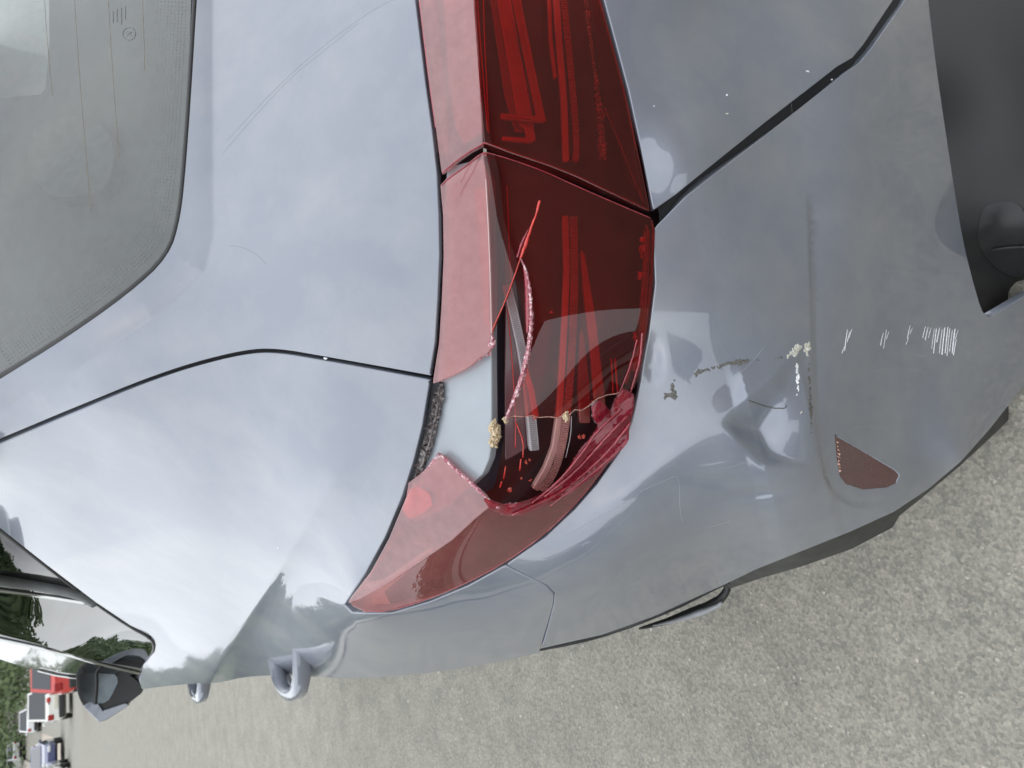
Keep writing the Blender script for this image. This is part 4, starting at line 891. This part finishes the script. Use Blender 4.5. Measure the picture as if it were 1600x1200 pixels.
far_car('white car at the top of the hill on the left by the trees', -3.6, 86, .4, (.74, .76, .74), W=1.8)

# ------------------------------------------------------------------ trees, hedges, houses
LEAFS = [simple('leaves_' + n_, c_, .7, var=.5, scale=.8) for n_, c_ in (('dark', (.055, .085, .040)), ('mid', (.10, .14, .06)), ('olive', (.20, .22, .08)))]
BARK = simple('bark', (.10, .08, .06), .9, var=.3, scale=6)
def tree(label, x, y, h, r, mi=0, n=900, name='tree', group=None, sq=1.0, leaf=.4):
    z = terr(x, y); t = empty(name, (x, y, z)); tag(t, label, 'hedge' if name == 'hedge' else 'tree', group)
    th = h * .45; V, F = tube([(0, 0, -.1), (.1, 0, th * .5), (0, .1, th), (.15, 0, h * .7)], [r * .09, r * .07, r * .05, r * .02], 7); from_pd('trunk', V, F, BARK, t, True)
    V = []; F = []; cl = [(random.gauss(0, r * .42), random.gauss(0, r * .42) * sq, h * .62 + random.gauss(0, h * .16), random.uniform(.22, .5) * r) for _ in range(14)]
    for _ in range(n):
        cx, cy, cz, cr_ = random.choice(cl); d = np.array([random.gauss(0, 1) for _ in range(3)]); d /= np.linalg.norm(d); p = np.array((cx, cy, cz)) + d * cr_ * random.uniform(.55, 1.05)
        if p[2] < .15: p[2] = abs(p[2]) + .15
        a = np.array([random.gauss(0, 1) for _ in range(3)]); a /= np.linalg.norm(a); b = np.cross(a, d); b /= np.linalg.norm(b) + 1e-6; s = leaf * random.uniform(.5, 1.2); k = len(V)
        V += [p - a * s, p + b * s * .6, p + a * s, p - b * s * .6]; F.append((k, k + 1, k + 2, k + 3))
    from_pd('crown', V, F, LEAFS[mi], t); return t
tid = 0
TR = [(-9, 106, 9, 5, 0), (-2, 112, 10, 5.5, 1), (5, 104, 8.5, 5, 0), (12, 110, 11, 6, 1), (20, 102, 9, 5.5, 0), (-17, 98, 10, 5.5, 1), (-24, 92, 9, 5, 0), (1.5, 96, 4, 3, 2), (-6, 95, 3.5, 3, 2)]
wd = ['tall dark green tree', 'broad mid green tree', 'low olive yellow shrub']
pl = ['at the road end, left of centre', 'closing the end of the road', 'behind the red hatchback', 'right of the road end', 'farthest right on the hill', 'above the opposite kerb', 'farthest left on the hill', 'by the kerb above the red hatchback', 'left of the road end']
for (x, y, h, r, mi), p_ in zip(TR, pl): tree(f'{wd[mi]} {p_}', x, y, h, r, mi, 1500, group='trees closing the street')
def wood():
    V = []; F = []
    for _ in range(60000):
        y = random.uniform(70, 112); x = random.uniform(-.2 if y < 84 else -60, 50); top = 5.5 + 1.6 * math.sin(x * .31) + 1.3 * math.sin(x * .83 + 1); z = terr(x, y) + random.uniform(0, 1) ** .8 * top - .3
        a = np.array([random.gauss(0, 1) for _ in range(3)]); a /= np.linalg.norm(a); b = np.cross(a, (.3, -1, .4)); b /= np.linalg.norm(b); s_ = random.uniform(.12, .32); p = np.array((x, y, z)); k = len(V)
        V += [p - a * s_, p + b * s_ * .6, p + a * s_, p - b * s_ * .6]; F.append((k, k + 1, k + 2, k + 3))
    for _ in range(16000):
        x = random.uniform(-40, -20); y = random.uniform(14, 110); top = 7.5 + 1.2 * math.sin(y * .21) + .8 * math.sin(y * .6 + x); z = random.uniform(0, 1) ** .8 * top + terr(x, y)
        a = np.array([random.gauss(0, 1) for _ in range(3)]); a /= np.linalg.norm(a); b = np.cross(a, (1, -.6, .4)); b /= np.linalg.norm(b); s_ = random.uniform(.25, .7); p = np.array((x, y, z)); k = len(V)
        V += [p - a * s_, p + b * s_ * .6, p + a * s_, p - b * s_ * .6]; F.append((k, k + 1, k + 2, k + 3))
    tag(from_pd('woodland', V, F, LEAFS[1], None), 'mass of green bushes and trees closing the far end of the road', 'woodland', kind='stuff')
wood()
for i, (x, y, h, mi) in enumerate([(-9.4, 4, 1.7, 0), (-9.2, 9, 1.8, 1), (-9.6, 30, 1.7, 0), (-9.5, 42, 2.0, 1), (8.5, 9, 5, 0), (8.8, 24, 6, 1), (-8.4, 60, 3.2, 2), (7.6, 60, 5, 0)]):
    tree(['dark garden shrub', 'mid green garden tree', 'olive garden tree'][mi] + f' behind the {"left" if x < 0 else "right"} pavement, ' + ['nearest the damaged car', 'second along from the damaged car', 'third along the kerb', 'fourth along the kerb', 'opposite the damaged car', 'next to the brick house', 'next to the parked white cars', 'near the foot of the hill'][i], x, y, h, 2.4, mi, 1100, group='garden trees along the pavements', leaf=.3)
def house(label, x, y, w_, d_, h, col, rz=0):
    o = empty('house', (x, y, terr(x, y)), rz); tag(o, label, 'house')
    wm = simple('house_wall', col, .85, var=.12, scale=2); rm = simple('roof_tile', (.13, .075, .06), .85, var=.3, scale=8)
    def bx(name, x0, x1, y0, y1, z0, z1, mat, par):
        return from_pd(name, [(a, b, c) for c in (z0, z1) for a, b in ((x0, y0), (x1, y0), (x1, y1), (x0, y1))], [(3, 2, 1, 0), (4, 5, 6, 7), (0, 1, 5, 4), (1, 2, 6, 5), (2, 3, 7, 6), (3, 0, 4, 7)], mat, par)
    wl = bx('wall', -w_ / 2, w_ / 2, -d_ / 2, d_ / 2, 0, h, wm, o)
    e = .4; rf = from_pd('roof', [(-w_ / 2 - e, -d_ / 2 - e, h), (w_ / 2 + e, -d_ / 2 - e, h), (w_ / 2 + e, d_ / 2 + e, h), (-w_ / 2 - e, d_ / 2 + e, h), (0, -d_ / 2 - e, h + w_ * .35), (0, d_ / 2 + e, h + w_ * .35)], [(0, 4, 5, 3), (1, 2, 5, 4), (0, 1, 4), (2, 3, 5), (3, 2, 1, 0)], rm, o)
    bx('chimney', -.4, .4, -1, -.3, h + w_ * .2, h + w_ * .35 + 1, rm, rf)
    sx = 1 if x < 0 else -1
    for fy in (-.33, 0, .33):
        for fz in (.12, .58):
            if fy == 0 and fz < .2: bx('door', sx * (w_ / 2 - .03) - .02, sx * (w_ / 2 + .0) + .05 * sx, -.5, .5, 0, 2.1, simple('door_paint', (.12, .04, .03), .4), o); continue
            f = bx('window', sx * w_ / 2 - .05, sx * w_ / 2 + .05, d_ * fy - .85, d_ * fy + .85, h * fz + .3, h * fz + 1.6, LAMPW, o)
            for q in (-.42, .42): bx('pane', sx * (w_ / 2 + .055) - .01, sx * (w_ / 2 + .055) + .01, d_ * fy + q - .36, d_ * fy + q + .36, h * fz + .4, h * fz + 1.5, WINM, f)
    return o
house('cream two storey house beyond the brick one on the right side', 13.5, 34, 8, 10, 5.2, (.50, .45, .38))
house('grey rendered house behind the camera on the left side', -13, -8, 8, 10, 5.2, (.36, .35, .34))
house('white house set far back on the left side of the street', -34, 40, 8, 10, 5.2, (.60, .60, .58))
house('brick house on the right side of the street', 13, 16, 8, 10, 5.2, (.30, .13, .09))
house('brown brick house directly behind the camera across the turning', 2.5, -13, 8, 12, 5.4, (.28, .18, .13), math.pi / 2)
